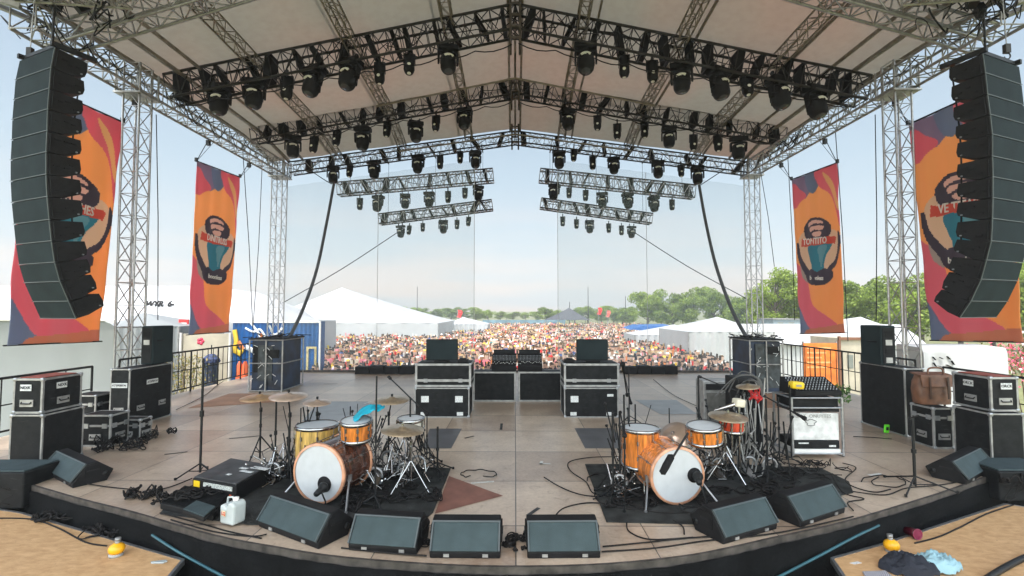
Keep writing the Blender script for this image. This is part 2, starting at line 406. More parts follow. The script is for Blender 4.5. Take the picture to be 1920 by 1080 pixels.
tc = N.new('ShaderNodeTexCoord'); mp = N.new('ShaderNodeMapping'); mp.inputs['Scale'].default_value = (1, 2.2, 1); mp.inputs['Rotation'].default_value = (0, 0, .35); L.new(tc.outputs['Object'], mp.inputs[0])
n1 = N.new('ShaderNodeTexNoise'); n1.inputs['Scale'].default_value = 7; n1.inputs['Detail'].default_value = 12; n1.inputs['Roughness'].default_value = .7; n1.inputs['Distortion'].default_value = .3; L.new(mp.outputs[0], n1.inputs['Vector'])
rp = N.new('ShaderNodeValToRGB'); e = rp.color_ramp.elements; e[0].position = .3; e[1].position = .75; e[0].color = (.42, .235, .10, 1); e[1].color = (.68, .44, .23, 1); L.new(n1.outputs['Fac'], rp.inputs['Fac'])
n2 = N.new('ShaderNodeTexVoronoi'); n2.inputs['Scale'].default_value = 7; L.new(tc.outputs['Object'], n2.inputs['Vector'])
r2 = N.new('ShaderNodeValToRGB'); r2.color_ramp.elements[0].position = .03; r2.color_ramp.elements[1].position = .06; r2.color_ramp.elements[0].color = (.35, .3, .25, 1); r2.color_ramp.elements[1].color = (1, 1, 1, 1); L.new(n2.outputs['Distance'], r2.inputs['Fac'])
mm = N.new('ShaderNodeMix'); mm.data_type = 'RGBA'; mm.blend_type = 'MULTIPLY'; mm.inputs['Factor'].default_value = .8; L.new(rp.outputs['Color'], mm.inputs['A']); L.new(r2.outputs['Color'], mm.inputs['B']); L.new(mm.outputs['Result'], b.inputs['Base Color'])
platform('worn plywood topped platform at the left end below the stage skirt', [(343, 1050), (40, 962), (-260, 915), (-500, 1100), (-300, 1400), (130, 1340), (283, 1120)], -.25, plym)
platform('worn plywood topped platform at the right end, a dark jacket on it', [(1560, 1047), (1650, 1022), (1885, 945), (2150, 985), (2350, 1300), (1800, 1400)], -.25, plym)
# dark cases at the outer ends
def side_box(lab, x0, x1, y0, y1, z0, z1):
    t = thing('equipment_case', lab, 'case', (x0, y0, z0))
    mb = MB(); mb.bb(x0, x1, y0, y1, z0, z1); part('body', mb, black_panel, t, bevel=.02)
    mb = MB(); mb.bb(x0 + .02, x1 - .02, y0 + .02, y1 - .02, z1 + .001, z1 + .02); part('lid', mb, grille, t, bevel=.006)
    mb = MB()
    for k in range(14):
        a = V((U(x0 + .1, x1 - .1), y0 - .02, U(z0 + .1, z1 - .05)))
        pts = [a + V((U(-.12, .12), U(-.03, .0), U(-.14, .1))) for _ in range(4)]
        mb.path(smooth_pts(pts, 4), .005, 5)
    part('cable_tangle', mb, cable_m, t)
p = F(42, 955, -.25); side_box('black case with grey lid on the left platform at the edge of the stage', p.x - .9, p.x, p.y, p.y + .5, -.245, .2)
p = F(1890, 950, -.25); side_box('black case with cables spilling down beside the right platform', p.x + .05, p.x + .9, p.y + .15, p.y + .7, -.245, .14)
# ------------------------------------------------------------------ trusses
def truss(fr, la, p0, p1, up, wd, ht, seg, rc=.024, rb=.011, n=5):
    """box truss: chords into fr, bracing into la; p0,p1 = middle of the top face"""
    p0 = V(p0); p1 = V(p1); y = (p1 - p0).normalized(); x = y.cross(V(up)).normalized(); z = x.cross(y)
    c = [x * (-wd / 2), x * (wd / 2), x * (wd / 2) - z * ht, x * (-wd / 2) - z * ht]
    for q in c: fr.tube(p0 + q, p1 + q, rc, n)
    k = max(1, round((p1 - p0).length / seg))
    for i in range(k):
        a = p0.lerp(p1, i / k); b = p0.lerp(p1, (i + 1) / k)
        for j in range(4):
            u, w_ = c[j], c[(j + 1) % 4]
            if i % 2: u, w_ = w_, u
            la.tube(a + u, b + w_, rb, 4, caps=False)
            la.tube(a + c[j], a + c[(j + 1) % 4], rb, 4, caps=False)
    for j in range(4): la.tube(p1 + c[j], p1 + c[(j + 1) % 4], rb, 4, caps=False)
    return x, y, z
def bundles(mb, p0, p1, z, wd, ht, count):
    """black fabric wraps, motor bodies and cable swags inside a truss"""
    y = (p1 - p0)
    for i in range(count):
        t = (i + U(.25, .75)) / count; a = p0 + y * t
        w_ = U(.06, .22)
        d = y.normalized()
        R = Matrix((d, z.cross(d), z)).transposed()
        sk_ = U(-.12, .12)
        q = [a - d * w_ / 2 + d * sk_, a + d * w_ / 2 + d * sk_, a + d * w_ / 2 - d * sk_ - z * ht * .97, a - d * w_ / 2 - d * sk_ - z * ht * .97]
        nrm = z.cross(d).normalized() * (wd * .8)
        mb.prism([v_ - nrm / 2 for v_ in q], nrm)
    L_ = y.length
    for i in range(max(3, int(L_ / 1.1))):
        t0 = i / max(3, int(L_ / 1.1)); t1 = t0 + 1.25 / L_
        a = p0 + y * t0; b = p0 + y * min(1, t1); off = V((0, -wd / 2 - .02, 0))
        pts = [a + off - z * ht * U(.05, .9), (a + b) / 2 + off - z * ht * U(.3, 1.1), b + off - z * ht * U(.05, .9)]
        mb.path(smooth_pts(pts, 5), .012, 4)
beams = []
def roof_truss(lab, q0, q1, Y, wd, ht, seg, frm, lam, nb, group='lighting trusses under the roof', name='lighting_truss', rc=.03, rb=.013):
    p0, p1 = D(*q0, Y), D(*q1, Y)
    t = thing(name, lab, 'truss', p0, 0, group)
    fr, la, bu = MB(), MB(), MB()
    x, y, z = truss(fr, la, p0, p1, (0, 0, 1), wd, ht, seg, rc, rb)
    part('frame', fr, frm, t); part('lattice', la, lam, t)
    if nb:
        bundles(bu, p0, p1, z, wd, ht, nb); part('cable_wrap', bu, rubber, t)
    beams.append(t)
    return p0, p1
A_Y, B_Y, C_Y, H_Y = 12.9, 16.8, 19.0, 19.9
brown = M('brown_truss_paint', (.10, .085, .072), .5, .5, var=.4)
roof_truss('black lighting truss nearest the camera, left half of the gable', (318, 148), (966, 18), A_Y, .5, .66, .36, dark_truss, dark_truss, 15, rc=.04, rb=.015)
roof_truss('black lighting truss nearest the camera, right half of the gable', (966, 18), (1622, 150), A_Y, .5, .66, .36, dark_truss, dark_truss, 15, rc=.04, rb=.015)
roof_truss('middle black lighting truss, left half of the gable', (473, 240), (966, 153), B_Y, .45, .52, .34, dark_truss, dark_truss, 13, rc=.036, rb=.015)
roof_truss('middle black lighting truss, right half of the gable', (966, 153), (1470, 242), B_Y, .45, .52, .34, dark_truss, dark_truss, 13, rc=.036, rb=.015)
roof_truss('rear grey lighting truss at the audience edge of the roof, left half', (545, 307), (966, 249), C_Y, .42, .42, .3, dark_truss, alu_dull, 9)
roof_truss('rear grey lighting truss at the audience edge of the roof, right half', (966, 249), (1400, 307), C_Y, .42, .42, .3, dark_truss, alu_dull, 9)
G2 = 'short lighting trusses hung low at the audience edge'
HT = {}
for lab, a, b, ht in (('upper short silver laced truss hung in the sky, left pair', (634, 344), (924, 318), .52), ('lower short silver laced truss hung in the sky, left pair', (711, 403), (922, 376), .4),
                  ('upper short silver laced truss hung in the sky, right pair', (1013, 318), (1302, 349), .52), ('lower short silver laced truss hung in the sky, right pair', (1015, 373), (1222, 402), .4)):
    t_ = roof_truss(lab, a, b, H_Y, .4, ht, .26, dark_truss, alu, 8, G2, 'hung_truss', .028, .018)
    HT[lab] = t_; HT_T = globals().setdefault('HT_T', {}); HT_T[lab] = beams[-1]
# apex posts where the two halves of each truss meet
for Y, y0, y1, lab in ((A_Y, 8, 92, 'dark steel ridge post in the apex of the nearest lighting truss'), (B_Y, 140, 200, 'dark steel ridge post in the apex of the middle lighting truss'), (C_Y, 238, 276, 'dark steel ridge post in the apex of the rear lighting truss')):
    p = D(966, y0, Y); q = D(966, y1, Y)
    mb = MB()
    for dx in (-.13, .13):
        for dy in (-.3, .3): mb.tube(p + V((dx, dy, 0)), q + V((dx, dy, 0)), .035, 6)
    for k in range(4):
        z = p.z + (q.z - p.z) * (k + .5) / 4; mb.bb(p.x - .14, p.x + .14, Y - .32, Y - .28, z - .03, z + .03)
    single('ridge_post', mb, brown, lab, 'post')
# hanging wires of the low trusses + outrigger arms above them
arm = MB(); wires = []
for k, (lab, (p0, p1)) in enumerate(HT.items()):
    for t in (.08, .5, .92):
        mb = MB(); a = p0.lerp(p1, t); ztop = D(966, 262, C_Y).z - abs(a.x) * .12 - .05
        mb.tube(a, V((a.x, a.y, ztop)), .008, 4)
        mb.tube(V((a.x, a.y, ztop)), V((a.x, C_Y, ztop)), .03, 6)
        part('suspension_cable', mb, black_metal, HT_T[lab])

# eave trusses, front gable, purlins
EX, EZ = 9.45, 8.15
for s, nm in ((-1, 'left'), (1, 'right')):
    t = thing('eave_truss', 'long grey truss along the %s eave of the stage roof' % nm, 'truss', (s * EX, 9, EZ), 0, 'eave trusses')
    fr, la, bu = MB(), MB(), MB()
    truss(fr, la, (s * EX, 8.9, EZ), (s * EX, 19.3, EZ), (0, 0, 1), .5, .5, .42, .035, .014)
    part('frame', fr, alu_dull, t); part('lattice', la, alu_dull, t)
    for k in range(12):
        y0 = U(9, 18.5); bu.path(smooth_pts([(s * (EX - .27), y0, EZ - .1), (s * (EX - .3), y0 + .5, EZ - U(.3, .65)), (s * (EX - .27), y0 + 1, EZ - .12)], 5), .012, 4)
    part('cable_wrap', bu, rubber, t)
    t = thing('gable_truss', 'bright aluminium front gable truss rising out of the %s top corner' % nm, 'truss', (s * EX, 9.8, EZ), 0, 'front gable trusses')
    fr, la = MB(), MB()
    truss(fr, la, (s * 9.9, 9.86, 8.12), (0, 9.86, 11.15), (0, 0, 1), .42, .42, .55, .035, .017)
    part('frame', fr, alu, t); part('lattice', la, alu, t)
    # corner block with outrigger arms, pulleys, chain motor
    t = thing('corner_rig', 'tangle of corner brackets and rigging above the %s line array' % nm, 'rigging', (s * 9.2, 9, 8.4), 0, 'corner rigs above the line arrays')
    mb = MB(); la = MB()
    truss(mb, la, (s * 7.3, 8.7, 8.3), (s * 10.6, 8.7, 8.55), (0, 0, 1), .34, .3, .3, .028, .016)
    mb.bar((s * 9.4, 8.8, 8.0), (s * 10.5, 8.2, 8.2), .12, .09); mb.bar((s * 10.5, 8.2, 8.2), (s * 9.9, 9.6, 8.2), .1, .08)
    part('bracket', mb, alu_dull, t); part('lattice', la, alu_dull, t)
    bu = MB()
    for k in range(34):
        a = V((s * U(7.9, 10.2), U(8.6, 9.6), U(7.9, 8.8))); pts = [a + V((U(-.25, .25), U(-.2, .2), U(-.3, .2))) for _ in range(4)]
        bu.path(smooth_pts(pts, 4), U(.008, .02), 5)
    for k in range(8):
        a = V((s * U(8.3, 9.8), U(8.7, 9.3), U(8.0, 8.6))); bu.box(a, (U(.08, .22), U(.08, .2), U(.1, .25)), Euler((U(0, 1), U(0, 1), U(0, 3))).to_matrix())
    part('cable_tangle', bu, black_metal, t)
    t = thing('chain_hook', 'small chain and hook hanging beside the %s line array' % nm, 'hook', (s * 9.05, 8.6, 8))
    mb = MB(); mb.tube((s * 8.82, 8.5, 8.15), (s * 8.86, 8.5, 7.0), .008, 4); part('chain', mb, alu_dull, t)
    mb = MB(); mb.box((s * 8.86, 8.5, 6.95), (.09, .07, .16)); mb.path([V((s * 8.86, 8.5, 6.88)) + V((.06 * math.sin(a), 0, -.06 + .06 * math.cos(a))) for a in np.linspace(0, 4.4, 9)], .012, 5); part('hook_block', mb, dark_truss, t)

SEC = [(-1.5, 8.55, 11.75), (6.4, 8.55, 11.75), (9.9, 8.55, 11.45), (12.9, 8.6, 10.75), (16.8, 8.55, 10.35), (19.05, 8.2, 9.55)]  # near end runs unseen behind the camera, extended to shade the deck from sun
SX = 9.75
def skin_z(x, y):
    for (y0, e0, a0), (y1, e1, a1) in zip(SEC, SEC[1:]):
        if y <= y1 or y1 == SEC[-1][0]:
            t = min(1, max(0, (y - y0) / (y1 - y0))); e_ = e0 + (e1 - e0) * t; a_ = a0 + (a1 - a0) * t
            return a_ + (e_ - a_) * abs(x) / SX
sm_ = bpy.data.materials.new('roof_canvas'); nt, N, L = nodes_of(sm_); b = N['Principled BSDF']; out = N['Material Output']
tc = N.new('ShaderNodeTexCoord'); n1 = N.new('ShaderNodeTexNoise'); n1.inputs['Scale'].default_value = .22; n1.inputs['Detail'].default_value = 2; L.new(tc.outputs['Object'], n1.inputs['Vector'])
rp = N.new('ShaderNodeValToRGB'); e = rp.color_ramp.elements; e[0].position = .42; e[1].position = .68; e[0].color = (.335, .315, .265, 1); e[1].color = (.41, .30, .24, 1); L.new(n1.outputs['Fac'], rp.inputs['Fac'])
n3 = N.new('ShaderNodeTexNoise'); n3.inputs['Scale'].default_value = 5; n3.inputs['Detail'].default_value = 8; L.new(tc.outputs['Object'], n3.inputs['Vector'])
r3 = N.new('ShaderNodeValToRGB'); r3.color_ramp.elements[0].position = .35; r3.color_ramp.elements[1].position = .6; r3.color_ramp.elements[0].color = (.93, .92, .91, 1); r3.color_ramp.elements[1].color = (1, 1, 1, 1); L.new(n3.outputs['Fac'], r3.inputs['Fac'])
mm = N.new('ShaderNodeMix'); mm.data_type = 'RGBA'; mm.blend_type = 'MULTIPLY'; mm.inputs['Factor'].default_value = 1; L.new(rp.outputs['Color'], mm.inputs['A']); L.new(r3.outputs['Color'], mm.inputs['B'])
L.new(mm.outputs['Result'], b.inputs['Base Color']); b.inputs['Roughness'].default_value = .7
tr = N.new('ShaderNodeBsdfTranslucent'); L.new(mm.outputs['Result'], tr.inputs['Color'])
ms = N.new('ShaderNodeMixShader'); ms.inputs[0].default_value = .2; L.new(b.outputs[0], ms.inputs[1]); L.new(tr.outputs[0], ms.inputs[2]); L.new(ms.outputs[0], out.inputs['Surface'])
roof = thing('stage_roof', 'cream canvas gable roof stretched over the whole stage', 'roof', (0, 12, 9))
mb = MB(); vs = []; xs = np.linspace(-SX, SX, 61); ys = np.linspace(-1.5, 19.05, 60)
for y in ys:
    for x in xs:
        sag = .035 * math.sin(PI * ((abs(x) % 2.6) / 2.6)) if abs(x) > .1 else 0
        vs.append((x, y, skin_z(x, y) + sag + .012 * noise.noise(V((x * 1.2, y * 1.2, 0)))))
fs = [(j * 61 + i, j * 61 + i + 1, (j + 1) * 61 + i + 1, (j + 1) * 61 + i) for j in range(59) for i in range(60)]
mb.add(vs, fs, 0, True); part('canvas', mb, sm_, roof)
pur = M('purlin_paint', (.22, .195, .16), .55, .2, var=.3)
for s in (-1, 1):
    for x0 in (1.85, 4.5, 7.1):
        fr, la = MB(), MB(); x = s * x0
        ys_ = [-1.5, 6.4, 9.9, 12.9, 16.8, 19.0]
        for a, c in zip(ys_, ys_[1:]):
            truss(fr, la, (x, a, skin_z(x, a) - .07), (x, c, skin_z(x, c) - .07), (0, 0, 1), .27, .27, .42, .024, .011)
            fr.bar((x + s * .42, a, skin_z(x + .42, a) - .05), (x + s * .42, c, skin_z(x + .42, c) - .05), .05, .07)
        o = part('purlin', fr, pur, roof); part('bracing', la, pur, o)
    fr = MB()
    for a, c in zip(ys_, ys_[1:]):
        for xx, ww in ((9.1, .1), (8.55, .05), (9.7, .09)):
            fr.bar((s * xx, a, skin_z(xx, a) - .07), (s * xx, c, skin_z(xx, c) - .07), ww, .08)
    part('eave_rail', fr, pur, roof)
fr = MB()
for a, c in zip(ys_, ys_[1:]):
    for dx in (-.2, 0, .2): fr.bar((dx, a, skin_z(dx, a) - .1), (dx, c, skin_z(dx, c) - .1), .07, .1)
part('ridge_beam', fr, pur, roof)
for s in (-1, 1):                                        # tie rods under the ridge
    mb = MB()
    for Y, z0, z1 in ((14.9, 8.7, 9.6), (18, 8.3, 8.95)):
        mb.tube((s * 4.4, Y, z0), (0, Y, z1), .03, 6); mb.tube((0, Y, z1), (0, Y, skin_z(0, Y) - .1), .03, 6)
    part('tie_rod', mb, pur, roof)

# towers
TW = []
for lab, pxx, Y, wd in (('near left aluminium lattice tower beside the large banner', 243, 11.7, .40), ('near right aluminium lattice tower beside the large banner', 1697, 11.7, .40),
                       ('far left aluminium lattice tower behind the stacked dark cases', 514, 19.0, .42), ('far right aluminium lattice tower behind the stacked dark cases', 1417, 19.0, .42)):
    b_ = D(pxx, 690, Y); top = EZ - .1
    topx = (-1 if pxx < 966 else 1) * EX
    t = thing('lattice_tower', lab, 'tower', (b_.x, Y, GZ), 0, 'lattice towers carrying the roof')
    fr, la = MB(), MB()
    truss(fr, la, (b_.x, Y + wd / 2, GZ + .02), (b_.x * .2 + topx * .8, Y + wd / 2, top + .3), (0, 1, 0), wd, wd, .55, .027, .011)
    part('frame', fr, alu, t); part('lattice', la, alu, t)
    mb = MB(); mb.bb(b_.x - .5, b_.x + .5, Y - .5, Y + .5, GZ, GZ + .05)
    part('base_plate', mb, alu_dull, t)
    mb = MB(); mb.bb(topx - .34, topx + .34, Y - .33, Y + .33, EZ - .60, EZ - .56)
    for q in (-.3, .3):
        for q2 in (-.3, .3): mb.tube((topx + q, Y + q2, EZ - .56), (topx + q, Y + q2, EZ + .1), .025, 6)
    part('sleeve_block', mb, alu_dull, t)

# ------------------------------------------------------------------ lighting fixtures
lens_slot_m = M('lens_and_slot_pale', (.72, .73, .68), .35, 0, var=.1, spec=.8)
teal_pl = M('teal_black_housing', (.012, .028, .033), .45, var=.3)
def moving_head():
    t = thing('moving_head_light', 'x', 'stage light', (0, 0, 0))
    mb = MB()
    mb.box((0, 0, -.16), (.56, .34, .15)); mb.box((0, 0, -.225), (.4, .28, .03)); mb.lathe([(.15, -.24), (.13, -.29)], 14)
    part('base', mb, black_plastic, t, True, .02)
    mb = MB()
    for x in (-.16, .16): mb.bar((x, 0, 0.06), (x, 0, -.09), .05, .04); mb.path([V((x, .05 * math.cos(a), .03 + .05 * math.sin(a))) for a in np.linspace(-.6, 3.7, 8)], .014, 5)
    part('clamp', mb, dark_truss, t, True)
    mb = MB(); mb.box((0, 0, -.3), (.54, .14, .05))
    for s in (-1, 1): mb.prism([V((s * .235, -.09, -.3)), V((s * .235, .09, -.3)), V((s * .235, .06, -.62)), V((s * .235, -.06, -.62))], (s * .05, 0, 0))
    part('yoke', mb, black_plastic, t, True, .015)
    T = Matrix.Translation((0, 0, -.55)) @ Matrix.Rotation(rad(-14), 4, 'X')
    mb = MB(); mb.lathe([(.10, .2), (.17, .19), (.205, .14), (.215, .02), (.215, -.14), (.205, -.24), (.165, -.31), (.12, -.33)], 18, T)
    for a in range(8):
        an = a * PI / 4 + .2; mb.box(T @ V((.21 * math.cos(an), .21 * math.sin(an), -.02)), (.025, .05, .18), Matrix.Rotation(an, 3, 'Z'))
    hd = part('head', mb, black_plastic, t, True)
    mb = MB(); mb.lathe([(.118, -.325), (.09, -.345), (.0, -.35)], 16, T); part('lens', mb, M('dark_lens', (.05, .055, .06), .15), hd, True)
    mb = MB(); mb.path([T @ V((.222 * math.sin(a), -.219 * math.cos(a), .03 + .035 * math.cos(a * 2.2))) for a in np.linspace(-.55, .55, 7)], .036, 6); part('bright_gap_strip', mb, lens_slot_m, hd, True)  # pale strip added where the bright gap shows between head and yoke
    return t
def par_can():
    t = thing('spotlight', 'x', 'stage light', (0, 0, 0))
    mb = MB(); mb.bar((0, 0, .06), (0, 0, -.1), .06, .05); mb.box((0, 0, -.12), (.3, .06, .04)); part('clamp', mb, dark_truss, t, True)
    mb = MB()
    for s in (-1, 1): mb.bar((s * .145, 0, -.1), (s * .15, 0, -.42), .05, .015, up=V((1, 0, 0)))
    part('yoke', mb, black_plastic, t, True)
    T = Matrix.Translation((0, 0, -.42)) @ Matrix.Rotation(rad(-10), 4, 'X')
    pr = [(.08, .3), (.125, .29)]
    for k in range(4): z = .25 - k * .06; pr += [(.14, z), (.125, z - .03)]
    pr += [(.135, .0), (.14, -.16), (.11, -.25), (.06, -.28)]
    mb = MB(); mb.lathe(pr, 14, T); b_ = part('body', mb, black_plastic, t, True)
    mb = MB(); mb.lathe([(.06, -.278), (0, -.29)], 12, T); mb.lathe([(.045, 0), (0, .006)], 10, T @ Matrix.Translation((0, -.142, -.1)) @ Matrix.Rotation(rad(90), 4, 'X')); part('lens', mb, lens_slot_m, b_, True)
    return t
P_BIG, P_SM = moving_head(), par_can()
bpy.context.view_layer.update()
KIDS.update({o.name: list(o.children) for o in bpy.data.objects if o.children})
rowsF = [
 ('nearest lighting truss', A_Y, 1.06, [(413, 185, 1), (478, 175, 1), (539, 163, 0), (591, 155, 1), (660, 142, 1), (712, 135, 0), (768, 122, 0), (840, 112, 1), (1098, 112, 1), (1170, 122, 0), (1222, 133, 0), (1277, 143, 1), (1347, 157, 1), (1398, 162, 0), (1457, 175, 1), (1525, 192, 1)]),
 ('middle lighting truss', B_Y, .98, [(550, 274, 1), (590, 270, 0), (633, 258, 0), (680, 258, 1), (727, 242, 0), (779, 247, 1), (818, 230, 0), (872, 224, 1), (1063, 224, 1), (1120, 230, 0), (1157, 245, 0), (1208, 242, 0), (1254, 255, 1), (1300, 265, 0), (1345, 268, 0), (1385, 275, 1)]),
 ('rear lighting truss', C_Y - .1, .88, [(625, 327, 1), (657, 321, 0), (701, 316, 1), (785, 308, 1), (825, 303, 0), (863, 294, 0), (891, 299, 1), (1048, 299, 1), (1076, 291, 0), (1111, 304, 0), (1150, 310, 1), (1233, 318, 1), (1276, 320, 0), (1307, 328, 1)]),
 ('upper hung truss', H_Y, .82, [(675, 381, 0), (710, 381, 1), (760, 376, 1), (805, 373, 1), (840, 368, 0), (872, 362, 0), (897, 361, 1), (1040, 360, 1), (1067, 361, 0), (1098, 366, 0), (1129, 374, 1), (1176, 376, 1), (1225, 382, 1), (1260, 383, 0)]),
 ('lower hung truss', H_Y, .66, [(751, 433, 1), (768, 431, 0), (793, 426, 0), (831, 425, 1), (857, 420, 0), (879, 415, 0), (1055, 414, 0), (1081, 419, 0), (1105, 425, 1), (1141, 427, 0), (1165, 431, 0), (1184, 434, 1)])]
used = {0: False, 1: False}
for nm, Y, sc, pts in rowsF:
    half = len(pts) // 2
    for k, (px, py, big) in enumerate(pts):
        p = D(px, py, Y); side = 'left' if k < half else 'right'; kk = k if k < half else k - half
        proto = P_BIG if big else P_SM
        sc_k = sc; sc = sc_k * U(.93, 1.05); loc = (p.x, p.y - .03, p.z + (.44 if big else .36) * sc)
        rz = U(-.5, .5) if big else U(-.3, .3)
        lab = ('round moving light, ' if big else 'slim spotlight, ') + '%s from left, %s half of the %s' % (ORD[kk], side, nm)
        grp = 'stage lights hanging from the ' + nm
        if not used[big]:
            used[big] = True; proto.location = loc; proto.rotation_euler = (0, 0, rz); proto.scale = (sc,) * 3; tag(proto, lab, None, grp)
        else: dup(proto, loc, rz, lab, grp, sc, U(-.2, .16))
        sc = sc_k
# power cable swags between lights on the near trusses
for (q0, q1, Y, lab) in (((340, 195), (960, 82), A_Y, 'black power cable swagging below the nearest lighting truss, left'), ((972, 80), (1600, 198), A_Y, 'black power cable swagging below the nearest lighting truss, right'),
                         ((500, 268), (960, 190), B_Y, 'black power cable swagging below the middle lighting truss, left'), ((972, 190), (1450, 268), B_Y, 'black power cable swagging below the middle lighting truss, right')):
    mb = MB(); a = D(*q0, Y - .28); c = D(*q1, Y - .28); n = 9; pts = []
    for i in range(n * 4 + 1):
        t = i / (n * 4); pts.append(a.lerp(c, t) - V((0, 0, .1 * math.sin(PI * ((i % 4) / 4)) + .02)))
    mb.path(pts, .016, 5); single('power_cable', mb, cable_m, lab, 'cable')

# ------------------------------------------------------------------ line arrays
LA_L = [(105, 88), (97, 127), (94, 166), (91, 205), (90, 245), (88, 285), (88, 327), (90, 369), (94, 412), (98, 452), (104, 492), (114, 528), (130, 565), (144, 598)]
LA_R = [(1841, 100), (1846, 137), (1850, 177), (1855, 215), (1859, 252), (1859, 293), (1860, 332), (1860, 371), (1859, 410), (1857, 452), (1848, 488), (1838, 524), (1819, 565), (1798, 596)]
darkside = M('array_side_paint', (.006, .006, .007), .6, var=.5, scale=10, bump=.3, bscale=40, spec=.25)
edge_line = M('array_edge_line', (.10, .12, .12), .5, .2)
def line_array(pxs, s, lab, W=1.18, Dp=.46):
    # s=-1 left: wide grille face runs outwards (to -x), side face runs deeper
    u = V((s * .925, .38, 0)).normalized(); v = V((-s * .38, .925, 0)).normalized()
    x0, y0 = pxs[0]; P0 = D(x0, y0, 8.0)
    pts = []
    for (px, py) in pxs:
        r_ = ray(px, py)
        # P0 + q*v in column px
        k = r_.x / r_.y
        q = (k * P0.y - P0.x) / (v.x - k * v.y)
        Y = P0.y + q * v.y; pts.append(D(px, py, Y))
    t = thing('line_array', lab, 'speaker array', P0)
    for i in range(len(pts) - 1):
        a, b = pts[i], pts[i + 1]
        d = (b - a); d -= u * d.dot(u); h = d.length; d.normalize(); n = v - d * v.dot(d); n.normalize()
        g0 = .006; a2 = a + d * g0; b2 = b - d * g0
        sh = .10 if i < 10 else .07
        poly = [a2, b2, b2 + n * Dp * .42, b2 + n * Dp - d * sh * 1.0, b2 + n * (Dp + .02) - d * (h * .5), a2 + n * Dp + d * .008]
        mb = MB(); mb.prism(poly, u * W)
        # recessed rigging details on the side face
        o = part('cabinet', mb, darkside, t, bevel=.008)
        f = MB(); f.prism([a2 + d * .012 - v * .012 + u * .03, b2 - d * .012 - v * .012 + u * .03, b2 - d * .012 - v * .001 + u * .03, a2 + d * .012 - v * .001 + u * .03], u * (W - .06)); part('grille', f, array_grille, o)
        e2 = MB(); e2.bar(b2 - v * .008, b2 - v * .008 + u * W, .012, .012); e2.bar(a2 + u * .014 - v * .008, b2 + u * .014 - v * .008, .012, .01, up=n); part('edge_trim', e2, edge_line, o)
        r2_ = MB()
        sd_ = -u * .012
        for q in range(3):
            c = a2 + d * h * U(.25, .75) + n * (.08 + q * .11 + U(0, .04)) + sd_
            r2_.bar(c, c + n * U(.05, .09) + d * U(-.01, .01), .02, .02, up=u)
        c = a2 + d * h * .5 + n * .035 + sd_; r2_.bar(c - d * h * .4, c + d * h * .4, .012, .05, up=u)
        c = b2 - d * h * .3 + n * (Dp - .06) + sd_
        part('rigging_bar', r2_, rubber, o)
        r3_ = MB(); r3_.box(c, (.022, .022, .022)); part('pin', r3_, alu, o)
    fr = MB(); a = pts[0] + V((0, 0, .06))
    for q in (0.05, W - .05): fr.bar(a + u * q - v * .05, a + u * q + v * (Dp + .15), .06, .08)
    for q in (.05, Dp): fr.bar(a + u * .03 + v * q, a + u * (W - .03) + v * q, .06, .06)
    fr.tube(a + u * W * .5 + v * .2, a + u * W * .5 + v * .2 + V((0, 0, .9)), .02, 6)
    part('flying_frame', fr, black_metal, t)
    return pts, v
pl, vl = line_array(LA_L, -1, 'tall curved black line array of thirteen cabinets in front of the far left banner')
pr, vr = line_array(LA_R, 1, 'tall curved black line array of thirteen cabinets in front of the far right banner')
for pts_, px1, lab in (((155, 115), 1, 'dark steering line hanging just inboard of the left line array'), ((1782, 118), -1, 'dark steering line hanging just inboard of the right line array')):
    mb = MB(); a = D(*pts_, 8.6); mb.path(smooth_pts([a, a + V((-px1 * .12, 0, -1.5)), a + V((-px1 * .05, 0, -3.3))], 5), .014, 5); single('steering_line', mb, black_metal, lab, 'cable')

# ------------------------------------------------------------------ banners
def inpoly(u, v, P):
    c = False; n = len(P); j = n - 1
    for i in range(n):
        xi, yi = P[i]; xj, yj = P[j]
        if (yi > v) != (yj > v) and u < (xj - xi) * (v - yi) / (yj - yi) + xi: c = not c
        j = i
    return c
def spl(P, k=5):
    Q = P[-1:] + P + P[:2]; out = []
    for i in range(1, len(P) + 1):
        p0, p1, p2, p3 = Q[i - 1], Q[i], Q[i + 1], Q[i + 2]
        for j in range(k):
            t = j / k
            out.append(tuple(.5 * ((2 * p1[m]) + (p2[m] - p0[m]) * t + (2 * p0[m] - 5 * p1[m] + 4 * p2[m] - p3[m]) * t * t + (3 * p1[m] - p0[m] - 3 * p2[m] + p3[m]) * t ** 3) for m in (0, 1)))
    return out
OR1, OR2, MAG, PUR, BLU, YEL = (.92, .42, .10), (.95, .52, .20), (.76, .13, .24), (.25, .2, .38), (.1, .22, .4), (.82, .52, .25)
NAV, RED, TEAL, BEI, GRY = (-.1, -.06, .02), (.62, .02, .0), (-.15, .22, .36), (.74, .56, .42), (.4, .36, .34)
